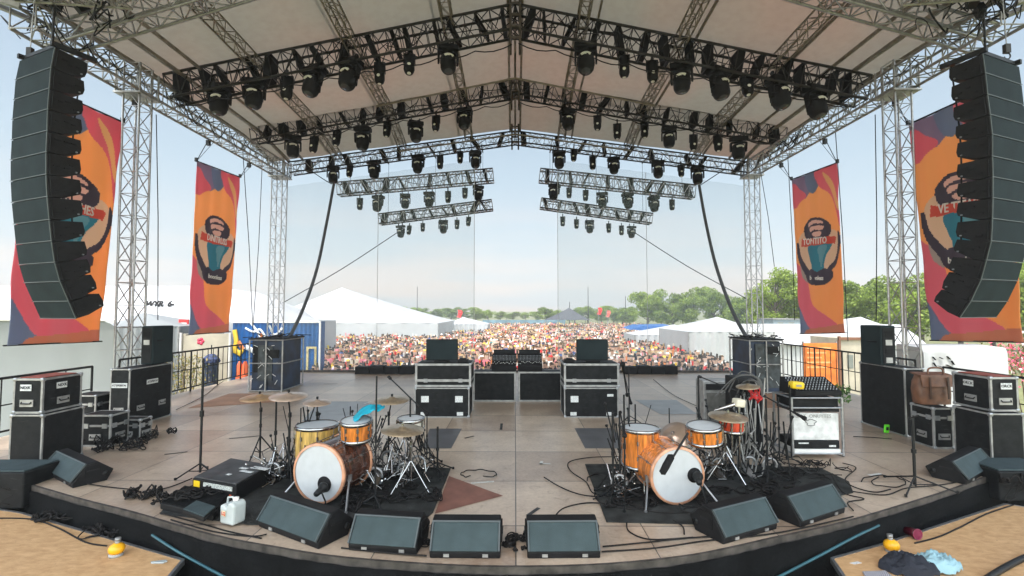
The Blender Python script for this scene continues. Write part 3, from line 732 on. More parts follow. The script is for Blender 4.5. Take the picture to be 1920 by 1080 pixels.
SHAPES = [
 ([(-.1, -.05), (1.1, -.05), (1.1, .02), (.8, .03), (.6, .05), (.45, .12), (.3, .15), (.1, .12), (-.1, .14)], PUR, 0),
 ([(.3, -.02), (.62, .02), (.62, .08), (.5, .13), (.38, .09)], BLU, 1),
 ([(-.1, .05), (.06, .03), (.2, .08), (.34, .13), (.2, .16), (.06, .19), (-.1, .17)], MAG, 1),
 ([(.55, -.02), (1.1, -.04), (1.1, .42), (.98, .36), (.9, .24), (.78, .15), (.6, .09)], MAG, 1),
 ([(.72, .03), (.80, .05), (.92, .14), (1.02, .27), (.97, .27), (.86, .17)], YEL, 1),
 ([(-.1, .54), (.05, .56), (.22, .63), (.3, .72), (.35, .8), (.55, .88), (.82, .955), (.6, .975), (.3, .97), (.1, .9), (-.1, .8)], MAG, 1),
 ([(-.1, .78), (.06, .86), (.2, .93), (.34, 1.02), (-.1, 1.05)], BLU, 1),
 ([(.18, .985), (.5, .965), (1.1, .955), (1.1, 1.1), (.1, 1.1)], (.62, .22, .12), 1),
 ([(.28, .59), (.3, .66), (.26, .68), (.12, .63), (.08, .55), (.16, .56)], GRY, 1),
 ([(.1, .39), (.3, .36), (.42, .5), (.42, .6), (.3, .62), (.14, .56), (.05, .47)], BEI, 1),
 ([(.7, .38), (.9, .4), (.97, .47), (.88, .57), (.72, .63), (.58, .6), (.62, .5)], BEI, 1),
 ([(.02, .43), (.07, .42), (.12, .5), (.26, .58), (.36, .62), (.3, .66), (.16, .6), (.05, .53)], NAV, 1),
 ([(.93, .40), (.98, .41), (1.0, .47), (.92, .55), (.8, .61), (.72, .63), (.68, .61), (.82, .56), (.92, .48)], NAV, 1),
 ([(.24, .33), (.34, .295), (.5, .285), (.66, .3), (.78, .35), (.76, .41), (.62, .43), (.36, .425), (.25, .39)], NAV, 1),
 ([(.36, .315), (.5, .3), (.64, .315), (.66, .33), (.5, .322), (.38, .335)], (.75, .5, .45), 1),
 ([(.4, .345), (.52, .335), (.68, .35), (.62, .37), (.5, .36), (.42, .37)], (.75, .5, .45), 1),
 ([(.46, .38), (.56, .372), (.62, .385), (.58, .405), (.48, .4)], (.75, .5, .45), 1),
 ([(.32, .45), (.78, .455), (.68, .53), (.62, .58), (.62, .64), (.42, .64), (.42, .58), (.36, .53)], TEAL, 1),
 ([(.55, .47), (.72, .47), (.62, .54), (.57, .6), (.55, .54)], (.04, .36, .46), 1),
 ([(.17, .395), (.24, .405), (.82, .42), (.88, .43), (.84, .468), (.78, .462), (.22, .45), (.14, .445)], RED, 0),
 ([(.24, .62), (.4, .60), (.5, .62), (.62, .605), (.78, .63), (.76, .68), (.6, .705), (.36, .695), (.25, .665)], NAV, 1)]
soft = lambda q: (q[0] * .8 + .19, q[1] * .8 + .13, q[2] * .8 + .10)
OR1, OR2 = soft(OR1), soft(OR2)
SHAPES = [(P, soft(q), sm) for P, q, sm in SHAPES]
SHP = [(spl(P) if sm else P, c) for P, c, sm in SHAPES]
NU, NV = 84, 190
def banner_mesh(nm, wd, hg):
    vs = []; fs = []; cols = []
    for j in range(NV + 1):
        for i in range(NU + 1):
            u, v = i / NU, j / NV
            rip = .02 * math.sin(u * 9 + v * 2) * (.3 + v) + .012 * math.sin(u * 23 + 1) + .03 * noise.noise(V((u * 3, v * 6, 5)))
            vs.append((u * wd, rip, -v * hg))
    for j in range(NV):
        for i in range(NU):
            fs.append((j * (NU + 1) + i, j * (NU + 1) + i + 1, (j + 1) * (NU + 1) + i + 1, (j + 1) * (NU + 1) + i))
            u, v = (i + .5) / NU, (j + .5) / NV
            c = tuple(OR2[k] + (OR1[k] - OR2[k]) * min(1, max(0, (v + u * .3))) for k in range(3))
            for P, q in SHP:
                if inpoly(u, v, P): c = q
            cols += [c[0], c[1], c[2], 1] * 4
    me = bpy.data.meshes.new(nm); me.from_pydata(vs, [], fs)
    at = me.color_attributes.new('art', 'FLOAT_COLOR', 'CORNER'); at.data.foreach_set('color', cols)
    me.polygons.foreach_set('use_smooth', [True] * len(fs)); me.update(); return me
bm_ = bpy.data.materials.new('printed_banner'); nt, N, L = nodes_of(bm_); b = N['Principled BSDF']; out = N['Material Output']
at = N.new('ShaderNodeVertexColor'); at.layer_name = 'art'; L.new(at.outputs['Color'], b.inputs['Base Color']); b.inputs['Roughness'].default_value = .6
tr = N.new('ShaderNodeBsdfTranslucent'); L.new(at.outputs['Color'], tr.inputs['Color']); ms = N.new('ShaderNodeMixShader'); ms.inputs[0].default_value = .5
L.new(b.outputs[0], ms.inputs[1]); L.new(tr.outputs[0], ms.inputs[2]); L.new(ms.outputs[0], out.inputs['Surface'])
bmesh_ = banner_mesh('banner_cloth', 1.0, 1.0); bmesh_.materials.append(bm_)
letm = M('lettering_white', (.8, .75, .7), .6)
BAN = [('far left tall banner half hidden by the line array, orange and magenta', (48, 150), (230, 230), (190, 640), (8, 648), -1, 'PIRATCHES'),
       ('smaller left banner with teal cup emblem and red ribbon', (368, 303), (450, 333), (432, 622), (350, 628), -1, 'DINITRUSS'),
       ('smaller right banner with teal cup emblem and red ribbon', (1484, 338), (1570, 306), (1588, 624), (1498, 626), 1, 'TONTITO'),
       ('far right tall banner half hidden by the line array, orange and magenta', (1703, 235), (1880, 155), (1925, 642), (1742, 638), 1, 'VE TITAS')]
for lab, TL, TR, BR, BL, s, txt in BAN:
    Xb = s * 9.95
    d0 = PX((TL[0] + BL[0]) / 2, Xb); d1 = PX((TR[0] + BR[0]) / 2, Xb)
    P = []
    for (px, py), dd in ((TL, d0), (TR, d1), (BR, d1), (BL, d0)): P.append(D(px, py, dd))
    t = thing('banner', lab, 'banner', P[0], 0, 'printed banners hanging beside the stage')
    me = bmesh_.copy(); co = np.zeros(len(me.vertices) * 3); me.vertices.foreach_get('co', co); co = co.reshape(-1, 3)
    uu, vv, rr_ = co[:, 0], -co[:, 2], co[:, 1]
    Pn = [np.array(p) for p in P]
    q = (1 - uu)[:, None] * ((1 - vv)[:, None] * Pn[0] + vv[:, None] * Pn[3]) + uu[:, None] * ((1 - vv)[:, None] * Pn[1] + vv[:, None] * Pn[2])
    q[:, 0] += rr_ * 1.6
    q -= np.array(P[0]); me.vertices.foreach_set('co', q.ravel()); me.update()
    o = bpy.data.objects.new('cloth', me); COL.objects.link(o); o.parent = t; ROOTM[o.name] = ROOTM[t.name]
    md = o.modifiers.new('thick', 'SOLIDIFY'); md.thickness = .006
    # lettering on the ribbon and script on the base
    def at_uv(u, v): 
        a = P[0].lerp(P[1], u); c = P[3].lerp(P[2], u); return a.lerp(c, v)
    c = at_uv(.5, .432); xd = at_uv(.85, .444) - at_uv(.15, .42); yd = P[0] - P[3]
    Tm = frame_T(c + V((-s * .06, 0, 0)), xd, yd)
    if Tm.col[2].x * s > 0: pass
    tm = text_mb(txt, .3, Tm, .004, .006, xs=min(1.0, 6.2 / len(txt)) * 1.05); part('lettering', tm, letm, o)
    c = at_uv(.5, .66); Tm = frame_T(c + V((-s * .06, 0, 0)), xd, yd); part('lettering', text_mb('boonless', .2, Tm, .004, .004), letm, o)
    rod = MB(); rod.tube(P[0] + V((0, -.05, .02)), P[1] + V((0, .05, .02)), .022, 6); part('rod', rod, black_metal, t)
    rod = MB(); rod.tube(P[3] + V((0, -.02, .0)), P[2] + V((0, .02, .0)), .016, 6); part('rod', rod, black_metal, t)
    for q_ in (P[0], P[1]):
        rp_ = MB(); e_ = V((s * (EX + .2), q_.y + .1, EZ - .55)); rp_.tube(q_, e_, .012, 5); rp_.tube(q_ + V((0, 0, .0)), V((s * (EX + .2), q_.y + .35, EZ - .55)), .007, 4); rp_.box(q_ + V((0, 0, .06)), (.07, .07, .12)); rp_.box(e_ + V((0, 0, -.1)), (.1, .1, .16)); part('hanging_rope', rp_, black_metal, t)

# ------------------------------------------------------------------ scrim nets at the audience edge
scm = bpy.data.materials.new('scrim_net'); nt, N, L = nodes_of(scm); b = N['Principled BSDF']; out = N['Material Output']
b.inputs['Base Color'].default_value = (.36, .48, .52, 1); b.inputs['Roughness'].default_value = .9
tp = N.new('ShaderNodeBsdfTransparent'); ms = N.new('ShaderNodeMixShader'); ms.inputs[0].default_value = .16
L.new(tp.outputs[0], ms.inputs[1]); L.new(b.outputs[0], ms.inputs[2]); L.new(ms.outputs[0], out.inputs['Surface'])
for lab, xa, xb, fr_ in (('sheer scrim net hanging at the back of the stage, left half', 540, 890, (711, 890)), ('sheer scrim net hanging at the back of the stage, right half', 1045, 1393, (1045, 1210))):
    t = thing('scrim', lab, 'scrim', D(xa, 650, C_Y + .25), 0, 'scrim nets closing the back of the stage')
    a = D(xa, 300, C_Y + .25); c = D(xb, 300, C_Y + .25)
    vs = []; n = 60
    for i in range(n + 1):
        x = a.x + (c.x - a.x) * i / n; zt = skin_z(x, 19) - 1.0
        yy = C_Y + .25 + .03 * math.sin(i * 1.3)
        vs += [(x, yy, zt), (x, yy, -.5)]
    mb = MB(); mb.add(vs, [(2 * i, 2 * i + 2, 2 * i + 3, 2 * i + 1) for i in range(n)], 0, True); part('net', mb, scm, t)
    for px in fr_:
        x = D(px, 300, C_Y + .25).x; mb = MB(); mb.tube((x, C_Y + .22, skin_z(x, 19) - 1.0), (x, C_Y + .22, -.5), .01, 5); part('hem', mb, alu_dull, t)
# thick cables drooping from the rear truss to the dark case stacks
for lab, pts in (('thick black cable drooping from the rear truss to the left case stack', [(626, 345), (612, 420), (594, 505), (568, 580), (541, 636)]),
                 ('thick black cable drooping from the rear truss to the right case stack', [(1311, 348), (1324, 420), (1343, 500), (1372, 580), (1400, 633)])):
    mb = MB(); pp = [D(x, y, 18.7 - i * 1.1) for i, (x, y) in enumerate(pts)]
    mb.path(smooth_pts(pp, 8), .055, 8); single('drooping_cable', mb, M('cable_sleeve', (.06, .065, .07), .6), lab, 'cable')
for lab, pts, Y in (('thin guy wire from the left low lighting truss down to the tent', [(745, 436), (640, 505), (530, 568)], 20.2), ('thin guy wire from the right low lighting truss down to the trees', [(1190, 436), (1290, 500), (1400, 560)], 20.2),
                    ('thin wire from the left eave corner to the rear truss light', [(580, 318), (605, 335), (622, 345)], 19), ('thin wire from the right eave corner to the rear truss light', [(1358, 318), (1335, 333), (1312, 348)], 19)):
    mb = MB(); mb.path(smooth_pts([D(x, y, Y) for x, y in pts], 4), .018, 5); single('guy_wire', mb, black_metal, lab, 'wire')
for lab, x0, y0, x1, y1, Y in (('thin vertical line hanging beside the near left tower', 293, 215, 296, 600, 12.6), ('thin vertical line hanging outside the smaller left banner', 455, 280, 475, 640, 16.5), ('pale line hanging outside the far left tower', 492, 300, 474, 620, 18.2),
                               ('thin vertical line hanging beside the near right tower', 1641, 215, 1643, 600, 12.6), ('thin slanting line hanging beside the smaller right banner', 1425, 315, 1452, 500, 18.0), ('thin vertical line hanging just left of the smaller right banner', 1477, 290, 1490, 600, 16.2), ('slender wire right of the smaller right banner', 1566, 240, 1590, 640, 14.4)):
    mb = MB(); mb.path([D(x0, y0, Y), D((x0 + x1) / 2 + 2, (y0 + y1) / 2, Y), D(x1, y1, Y)], .012, 5); single('rigging_line', mb, black_metal, lab, 'line')
# ------------------------------------------------------------------ road cases
red_lid = M('faded_red_lid', (.28, .07, .05), .6, var=.3)
def case(name, lab, cat, x0, x1, y0, y1, z0, z1, group=None, hw='front', lid=.3, lidmat=None, plates=(), handles=True, bw=.024, balls=True, rz=0.0):
    """flight case: black laminate body, aluminium edges, ball corners, butterfly latches, handles, label plates"""
    x0, x1 = min(x0, x1), max(x0, x1); y0, y1 = min(y0, y1), max(y0, y1)
    cx, cy = (x0 + x1) / 2, (y0 + y1) / 2; W, Dp, H = x1 - x0, y1 - y0, z1 - z0
    t = thing(name, lab, cat, (cx, cy, z0), rz, group)
    mb = MB(); mb.bb(-W / 2 + .004, W / 2 - .004, -Dp / 2 + .004, Dp / 2 - .004, .004, H - .004); part('body', mb, black_panel, t, True)
    ed = MB(); e = bw
    hw2, hd2 = W / 2, Dp / 2
    for x in (-hw2, hw2):
        for y in (-hd2, hd2): ed.bb(x - (e if x > 0 else 0), x + (e if x < 0 else 0), y - (e if y > 0 else 0), y + (e if y < 0 else 0), 0, H)
    levels = [(0, e), (H - e, H)]
    if lid: levels.append((H * (1 - lid) - e * .6, H * (1 - lid) + e * .6))
    for a, b_ in levels:
        for y in (-hd2 - .001, hd2 + .001): ed.bb(-hw2 + e, hw2 - e, y - (e * .4 if y > 0 else 0), y + (e * .4 if y < 0 else 0), a, b_)
        for x in (-hw2 - .001, hw2 + .001): ed.bb(x - (e * .4 if x > 0 else 0), x + (e * .4 if x < 0 else 0), -hd2 + e, hd2 - e, a, b_)
    part('edge_trim', ed, alu_dull, t, True, .003)
    if balls:
        for x in (-1, 1):
            for y in (-1, 1):
                for z in (0, 1):
                    if y > 0 and x * cx > 0: continue
                    c = MB(); c.box((x * (hw2 - .018), y * (hd2 - .018), z * H + (.018 if z == 0 else -.018)), (.058, .058, .058)); part('corner', c, alu, t, True, .02)
    if lidmat:
        mb = MB(); mb.bb(-hw2 + .05, hw2 - .05, -hd2 + .05, hd2 - .05, H + .001, H + .012); part('lid_panel', mb, lidmat, t, True)
    sx_ = -1 if cx > 0 else 1                       # side that faces the middle of the stage
    def on_front(u, z): return V((u * hw2, -hd2 - .008, z * H)), V((1, 0, 0)), V((0, -1, 0))
    def on_side(u, z): return V((sx_ * (hw2 + .008), u * hd2, z * H)), V((0, 1, 0)), V((sx_, 0, 0))
    faces = [on_front] if hw == 'front' else [on_front, on_side] if hw == 'both' else []
    for fc in faces:
        L_ = W if fc is on_front else Dp
        if handles:
            for u in ((0,) if L_ < .8 else (-.5, .5)):
                p, a, n = fc(u, .3); h = MB(); up = V((0, 0, 1))
                h.bar(p - a * .095 + n * 0, p + a * .095, .012, .1, up=n.cross(a)); part('handle_dish', h, alu_dull, t, True)
                h = MB(); q = p + n * .022; h.path([q - a * .07 + up * .02 - n * .02, q - a * .065 + up * -.005, q + a * .065 + up * -.005, q + a * .07 + up * .02 - n * .02], .009, 6); part('handle', h, black_metal, t, True)
        if lid:
            for u in (-.62, .62):
                p, a, n = fc(u, 1 - lid); h = MB(); h.bar(p - a * .04, p + a * .04, .016, .075, up=n.cross(a)); part('latch', h, alu, t, True)
        for (u, z, w_, h_, txt) in plates:
            p, a, n = fc(u, z); a_ = a if fc is on_front else -a * sx_ * -1
            if fc is on_side: a_ = V((0, 1, 0)) if sx_ > 0 else V((0, -1, 0))
            h = MB(); h.bar(p - a * w_ / 2, p + a * w_ / 2, .006, h_, up=V((0, 0, 1))) if False else h.box(p, (w_ if fc is on_front else .006, .006 if fc is on_front else w_, h_))
            o = part('label_plate', h, sticker, t, True)
            if txt:
                part('lettering', text_mb(txt, h_ * .62, frame_T(p + n * .006, a_, (0, 0, 1)), .001, .001, xs=min(1, w_ * .9 / (h_ * .36 * len(txt)))), black_plastic, o, True)
    return t
def acase(name, lab, cat, side, pc, pyb, pfront, pside, z0, h, **k):
    """axis aligned case given by its near corner on the floor and the columns of its two far edges"""
    c = F(pc, pyb, z0)
    xf = D(pfront, pyb, c.y).x; yb = PX(pside, c.x)
    return case(name, lab, cat, c.x, xf, c.y, yb, z0, z0 + h, **k), c
# left pair
_, c1 = acase('flight_case', 'large black flight case standing on the stage at the far left end, lower of two', 'flight case', -1, 76, 880, 14, 166, 0, .76, hw='none', lid=0, group='flight cases at the stage ends')
_, c2 = acase('flight_case', 'smaller black flight case with red top, stacked at the far left end', 'flight case', -1, 78, 776, 22, 160, .765, .50, hw='both', lid=0, lidmat=red_lid, plates=[(-.1, .74, .16, .09, 'NEXK')], bw=.03)
_, c3 = acase('flight_case', 'large black flight case standing on the stage at the far right end, lower of two', 'flight case', 1, 1861, 876, 1925, 1779, 0, .76, hw='none', lid=0)
_, c4 = acase('flight_case', 'smaller black flight case with red top, stacked at the far right end', 'flight case', 1, 1859, 772, 1912, 1780, .765, .50, hw='both', lid=0, lidmat=red_lid, plates=[(.1, .74, .16, .09, 'ORCK')], bw=.03)
# big cases with speakers on top
_, c5 = acase('flight_case', 'big black flight case on the left side under a tall speaker', 'flight case', -1, 240, 803, 203, 327, 0, 1.12, hw='both', lid=.0, handles=True, plates=[(.0, .72, .3, .09, 'ATSPEEKW')])
_, c6 = acase('flight_case', 'big plain black flight case on the right side under a tall speaker', 'flight case', 1, 1700, 820, 1738, 1608, 0, 1.21, hw='none', lid=0)
def tall_speaker(lab, c, x1, y1, z0, z1, ports):
    x0, y0 = c.x, c.y; t = thing('loudspeaker', lab, 'loudspeaker', ((x0 + x1) / 2, (y0 + y1) / 2, z0)); 
    mb = MB(); mb.bb(min(x0, x1), max(x0, x1), y0, y1, z0 + .005, z1); part('cabinet', mb, array_grille, t, bevel=.02)
    g_ = MB(); g_.bb(min(x0, x1) + .03, max(x0, x1) - .03, y0 - .012, y0 + .002, z0 + .04, z1 - .04); part('rear_panel', g_, black_panel, t)
    for k in range(ports):
        h = MB(); z = z0 + (z1 - z0) * (.8 - .22 * k); xm = (x0 + x1) / 2
        h.bb(xm - .06, xm + .06, y0 - .02, y0 - .012, z - .05, z + .05); part('socket_plate', h, alu_dull if k % 2 else rubber, t)
    h = MB(); h.path([(x0, y0 + .1, z1 - .3), (x0 + (.03 if x0 < 0 else -.03), y0 + .12, z1 - .3), (x0 + (.03 if x0 < 0 else -.03), y0 + .28, z1 - .3), (x0, y0 + .3, z1 - .3)], .012, 5); part('handle', h, rubber, t)
    return t
c = F(286, 684, 1.125); tall_speaker('tall dark loudspeaker on the big flight case near the left lattice tower', c, D(263, 684, c.y).x, PX(327, c.x), 1.125, 1.125 + .79, 3)
c = F(1653, 686, 1.215); tall_speaker('tall dark loudspeaker with rear sockets on the big flight case near the right lattice tower', c, D(1681, 684, c.y).x, PX(1611, c.x), 1.215, 1.215 + .74, 4)
# low cases between
acase('flight_case', 'low open flight case between the case stacks on the left', 'flight case', -1, 206, 838, 150, 250, 0, .52, hw='both', lid=.35, bw=.03)
acase('amplifier_rack', 'low black amplifier rack at the foot of the big left case', 'rack', -1, 262, 826, 215, 292, 0, .36, hw='both', lid=.3, bw=.02)
acase('flight_case', 'low grey topped flight case carrying a brown bag on the right', 'flight case', 1, 1752, 842, 1790, 1700, 0, .66, hw='both', lid=.25, bw=.03)
acase('flight_case', 'black case standing behind the left pair of stacked cases', 'flight case', -1, 178, 800, 130, 225, 0, .6, hw='both', lid=.3, bw=.03)
# brown leather bag
bag_m = M('brown_leather', (.13, .055, .028), .5, var=.4, scale=8, bump=.4, bscale=15)
c = F(1728, 764, .665) + V((.22, .16, 0)); t = thing('leather_bag', 'brown leather bag sitting on the low case between the big right cases', 'bag', c)
mb = MB(); bw_, bd_, bh_ = .52, .26, .50; vs = []; nn = 20
for j in range(9):
    q = j / 8; sc_ = 1 + .12 * math.sin(q * PI) - .25 * max(0, q - .7)
    for i in range(nn):
        a = 2 * PI * i / nn; cx_ = abs(math.cos(a)) ** .5 * (1 if math.cos(a) > 0 else -1); sy_ = abs(math.sin(a)) ** .5 * (1 if math.sin(a) > 0 else -1)
        vs.append(c + V((.25 + cx_ * bw_ / 2 * sc_ + .012 * noise.noise(V((a, q * 4, 0))), .2 + sy_ * bd_ / 2 * sc_ * (1 - .35 * q) + .015 * noise.noise(V((a * 2, q * 5, 3))), q * bh_)))
fs = [(j * nn + i, j * nn + (i + 1) % nn, (j + 1) * nn + (i + 1) % nn, (j + 1) * nn + i) for j in range(8) for i in range(nn)] + [list(range(8 * nn, 9 * nn))]
mb.add(vs, fs, 0, True); part('body', mb, bag_m, t)
mb = MB(); o_ = c + V((.25, .2, 0)); mb.prism([o_ + V((-.27, -.16, .3)), o_ + V((-.27, -.13, .49)), o_ + V((-.27, .1, .52)), o_ + V((-.27, .1, .5)), o_ + V((-.27, -.11, .47)), o_ + V((-.27, -.145, .3))], (.54, 0, 0)); part('flap', mb, bag_m, t)
for dx in (-.15, .15):
    mb = MB(); mb.bar(o_ + V((dx, -.17, .1)), o_ + V((dx, -.165, .46)), .03, .012, up=V((0, 1, 0))); part('strap', mb, M('dark_leather', (.05, .022, .012), .5), t)
mb = MB(); mb.path(smooth_pts([o_ + V((-.13, -.1, .5)), o_ + V((-.1, -.1, .6)), o_ + V((.1, -.1, .6)), o_ + V((.13, -.1, .5))], 5), .015, 6); part('handle', mb, bag_m, t)
# loose clutter beside left cases
def clutter(lab, pts, z, n, spread, m, nm='cable_pile', cat='cables', r=(.006, .012), h=.1, grp=None):
    mb = MB()
    for k in range(n):
        c0 = V(pts[k % len(pts)]) + V((U(-1, 1) * spread, U(-1, 1) * spread * .7, 0))
        R_ = U(.08, .3) * spread * 1.6; a0 = U(0, 6); turns = U(1, 2.5); q = []
        for i in range(int(turns * 9)):
            a = a0 + i * 2 * PI / 9; rr_ = R_ * (1 + .25 * math.sin(a * .7 + k))
            q.append((c0.x + rr_ * math.cos(a), c0.y + rr_ * math.sin(a) * .8, z + .012 + h * RND() * RND()))
        mb.path(smooth_pts(q, 2), U(*r), 5)
    return single(nm, mb, m, lab, cat, grp)
clutter('heap of black cables on the stage beside the left amplifier rack', [F(180, 835), F(230, 840), F(270, 820)], 0, 26, .35, cable_m, h=.2)
clutter('coil of cables lying near the front edge left of the black rack case', [F(262, 930)], 0, 16, .16, cable_m, h=.1)
clutter('tangle of cables on the floor under the right keyboard rack', [F(1480, 890), F(1530, 880), F(1440, 900)], 0, 26, .32, cable_m, r=(.004, .008), h=.1)
clutter('tangled cables between the two middle front wedges', [F(960, 1030), F(972, 1010)], 0, 12, .12, cable_m, h=.06)
clutter('cable loops between the left and middle front wedges', [F(790, 1020)], 0, 8, .09, cable_m, h=.05)
clutter('cables spilling by the end of the right platform', [F(1895, 890, -.0), F(1905, 905)], 0, 14, .2, cable_m, h=.15)
clutter('black cables heaped on the left platform against the skirt', [F(100, 975, -.25), F(190, 1000, -.25)], -.245, 14, .22, cable_m, h=.08)

# ------------------------------------------------------------------ centre stage
def px_case(name, lab, px0, px1, pyb, pyt, depth, z0=0.0, **k):
    a = F(px0, pyb, z0); c = F(px1, pyb, z0); y = a.y
    x0 = D(px0, pyb, y).x; x1 = D(px1, pyb, y).x; h = D(px0, pyt, y).z - z0
    return case(name, lab, k.pop('cat', 'flight case'), x0, x1, y, y + depth, z0, z0 + h, **k), (x0, x1, y, z0 + h)
oval = [(-.62, .62, .16, .13, ''), (.62, .62, .16, .13, ''), (-.66, .13, .13, .07, ''), (.66, .13, .13, .07, '')]
_, q1 = px_case('flight_case', 'lower black flight case with grey stickers in the left centre stack', 777, 880, 783, 727, .75, lid=.0, plates=oval, handles=False, group='flight cases stacked at centre stage')
_, q2 = px_case('flight_case', 'lower black flight case with grey stickers in the right centre stack', 1058, 1160, 783, 727, .75, lid=0, plates=[oval[0], oval[2], (.7, .75, .13, .05, ''), oval[3]], handles=False, group='flight cases stacked at centre stage')
for (x0, x1, y, z), s, nm in ((q1, 1, 'left'), (q2, -1, 'right')):
    case('flight_case', 'upper slimmer black flight case in the %s centre stack, screen on top' % nm, 'flight case', x0 - (0 if s > 0 else 0), x1 + (.03 if s > 0 else .03), y + .03, y + .78, z + .008, z + .50, lid=.72, handles=False, bw=.045, group='flight cases stacked at centre stage')
for nm, pxs, (x0, x1, y, z), s in (('left', (799, 858), q1, 1), ('right', (1081, 1140), q2, -1)):
    zt = z + .50; Y = y + .4; a = D(pxs[0], 680, Y).x; c = D(pxs[1], 680, Y).x
    t = thing('screen', 'plain dark rectangular screen standing on the %s centre case stack' % nm, 'monitor screen', ((a + c) / 2, Y, zt))
    mb = MB(); mb.prism([V((a, Y, zt + .03)), V((a, Y - .02, zt + .49)), V((a, Y + .05, zt + .49)), V((a, Y + .09, zt + .03))], (c - a, 0, 0)); part('housing', mb, black_plastic, t, bevel=.008)
    mb = MB(); mb.prism([V((a + .015, Y - .004, zt + .05)), V((a + .015, Y - .024, zt + .47)), V((a + .015, Y - .018, zt + .47)), V((a + .015, Y + .002, zt + .05))], (c - a - .03, 0, 0)); part('panel', mb, array_grille, t)
    mb = MB(); mb.bb((a + c) / 2 - .15, (a + c) / 2 + .15, Y - .12, Y + .18, zt + .002, zt + .028); part('foot', mb, black_plastic, t)
    # small things on the case
    mb = MB(); xx = c + .14 if s > 0 else a - .16; mb.bb(xx - .12, xx + .1, Y - .2, Y, zt + .003, zt + .06); mb.bb(xx - .08, xx + .06, Y - .17, Y - .03, zt + .06, zt + .09)
    single('power_supply', mb, black_plastic, 'small flat black box beside the %s centre screen' % nm, 'box', bevel=.006)
# low boards with consoles
for nm, a, c in (('left', 887, 967), ('right', 972, 1054)):
    px_case('console_case', 'low wide black case under the mixing desks, %s of the centre seam' % nm, a, c, 753, 697, .5, cat='flight case', lid=0, handles=False, balls=False, bw=.04, group='low cases carrying the mixing desks')
knob_m = M('desk_controls', (.3, .32, .34), .4, var=.6, scale=40)
for k, (a, c) in enumerate(((922, 968), (971, 1017))):
    t = thing('mixing_desk', 'sloped mixing desk at centre stage, %s of the pair' % ('left' if k == 0 else 'right'), 'mixing desk', F(a, 753), 0, 'mixing desks at centre stage')
    Y = F(900, 753).y + .05; zt = F(900, 753).z + D(900, 697, F(900, 753).y).z + .008
    xa, xc = D(a, 690, Y).x, D(c, 690, Y).x
    mb = MB(); mb.prism([V((xa, Y, zt)), V((xa, Y, zt + .14)), V((xa, Y + .38, zt + .40)), V((xa, Y + .45, zt + .40)), V((xa, Y + .45, zt))], (xc - xa, 0, 0)); part('body', mb, black_plastic, t, bevel=.008)
    kb = MB(); fd = MB(); n_ = V((0, -.26, .38)).normalized(); d_ = V((0, .38, .26)).normalized()
    for i in range(16):
        for j in range(4):
            p = V((xa + .03 + (xc - xa - .06) * i / 15, Y, zt + .14)) + d_ * (.2 + j * .055); kb.tube(p, p + n_ * .02, .008, 6)
        p = V((xa + .03 + (xc - xa - .06) * i / 15, Y, zt + .14)) + d_ * (.05 + .09 * RND()); fd.box(p + n_ * .01, (.014, .02, .014))
    part('knob', kb, knob_m, t); part('fader', fd, white_paint, t)
    mb = MB(); mb.prism([V((xa + .03, Y + .36, zt + .40)), V((xa + .03, Y + .40, zt + .50)), V((xa + .03, Y + .42, zt + .50)), V((xa + .03, Y + .40, zt + .40))], (xc - xa - .06, 0, 0)); part('meter_bridge', mb, black_panel, t)
for lab, a, c, px0 in (('long low black speaker bar on the audience edge of the stage, left', 665, 776, 0), ('long low black speaker bar on the audience edge of the stage, right', 1172, 1272, 0)):
    A, B = F(a, 702), F(c, 702); t = thing('front_speaker', lab, 'loudspeaker', A, 0, 'low speakers along the audience edge')
    n_ = 4
    for k in range(n_):
        xa = A.x + (B.x - A.x) * k / n_; xc = A.x + (B.x - A.x) * (k + 1) / n_ - .02
        mb = MB(); mb.bb(xa, xc, A.y, A.y + .4, .004, .26 + .03 * (k % 2)); part('cabinet', mb, black_plastic, t, bevel=.012)
mb = MB()
for a_, b__ in (((640, 700), (560, 703)), ((1290, 700), (1370, 700))): pass
mb = MB(); mb.bb(-9.0, 9.0, 17.45, 17.58, .002, .07); struct('rear_kerb', mb, trim_m)

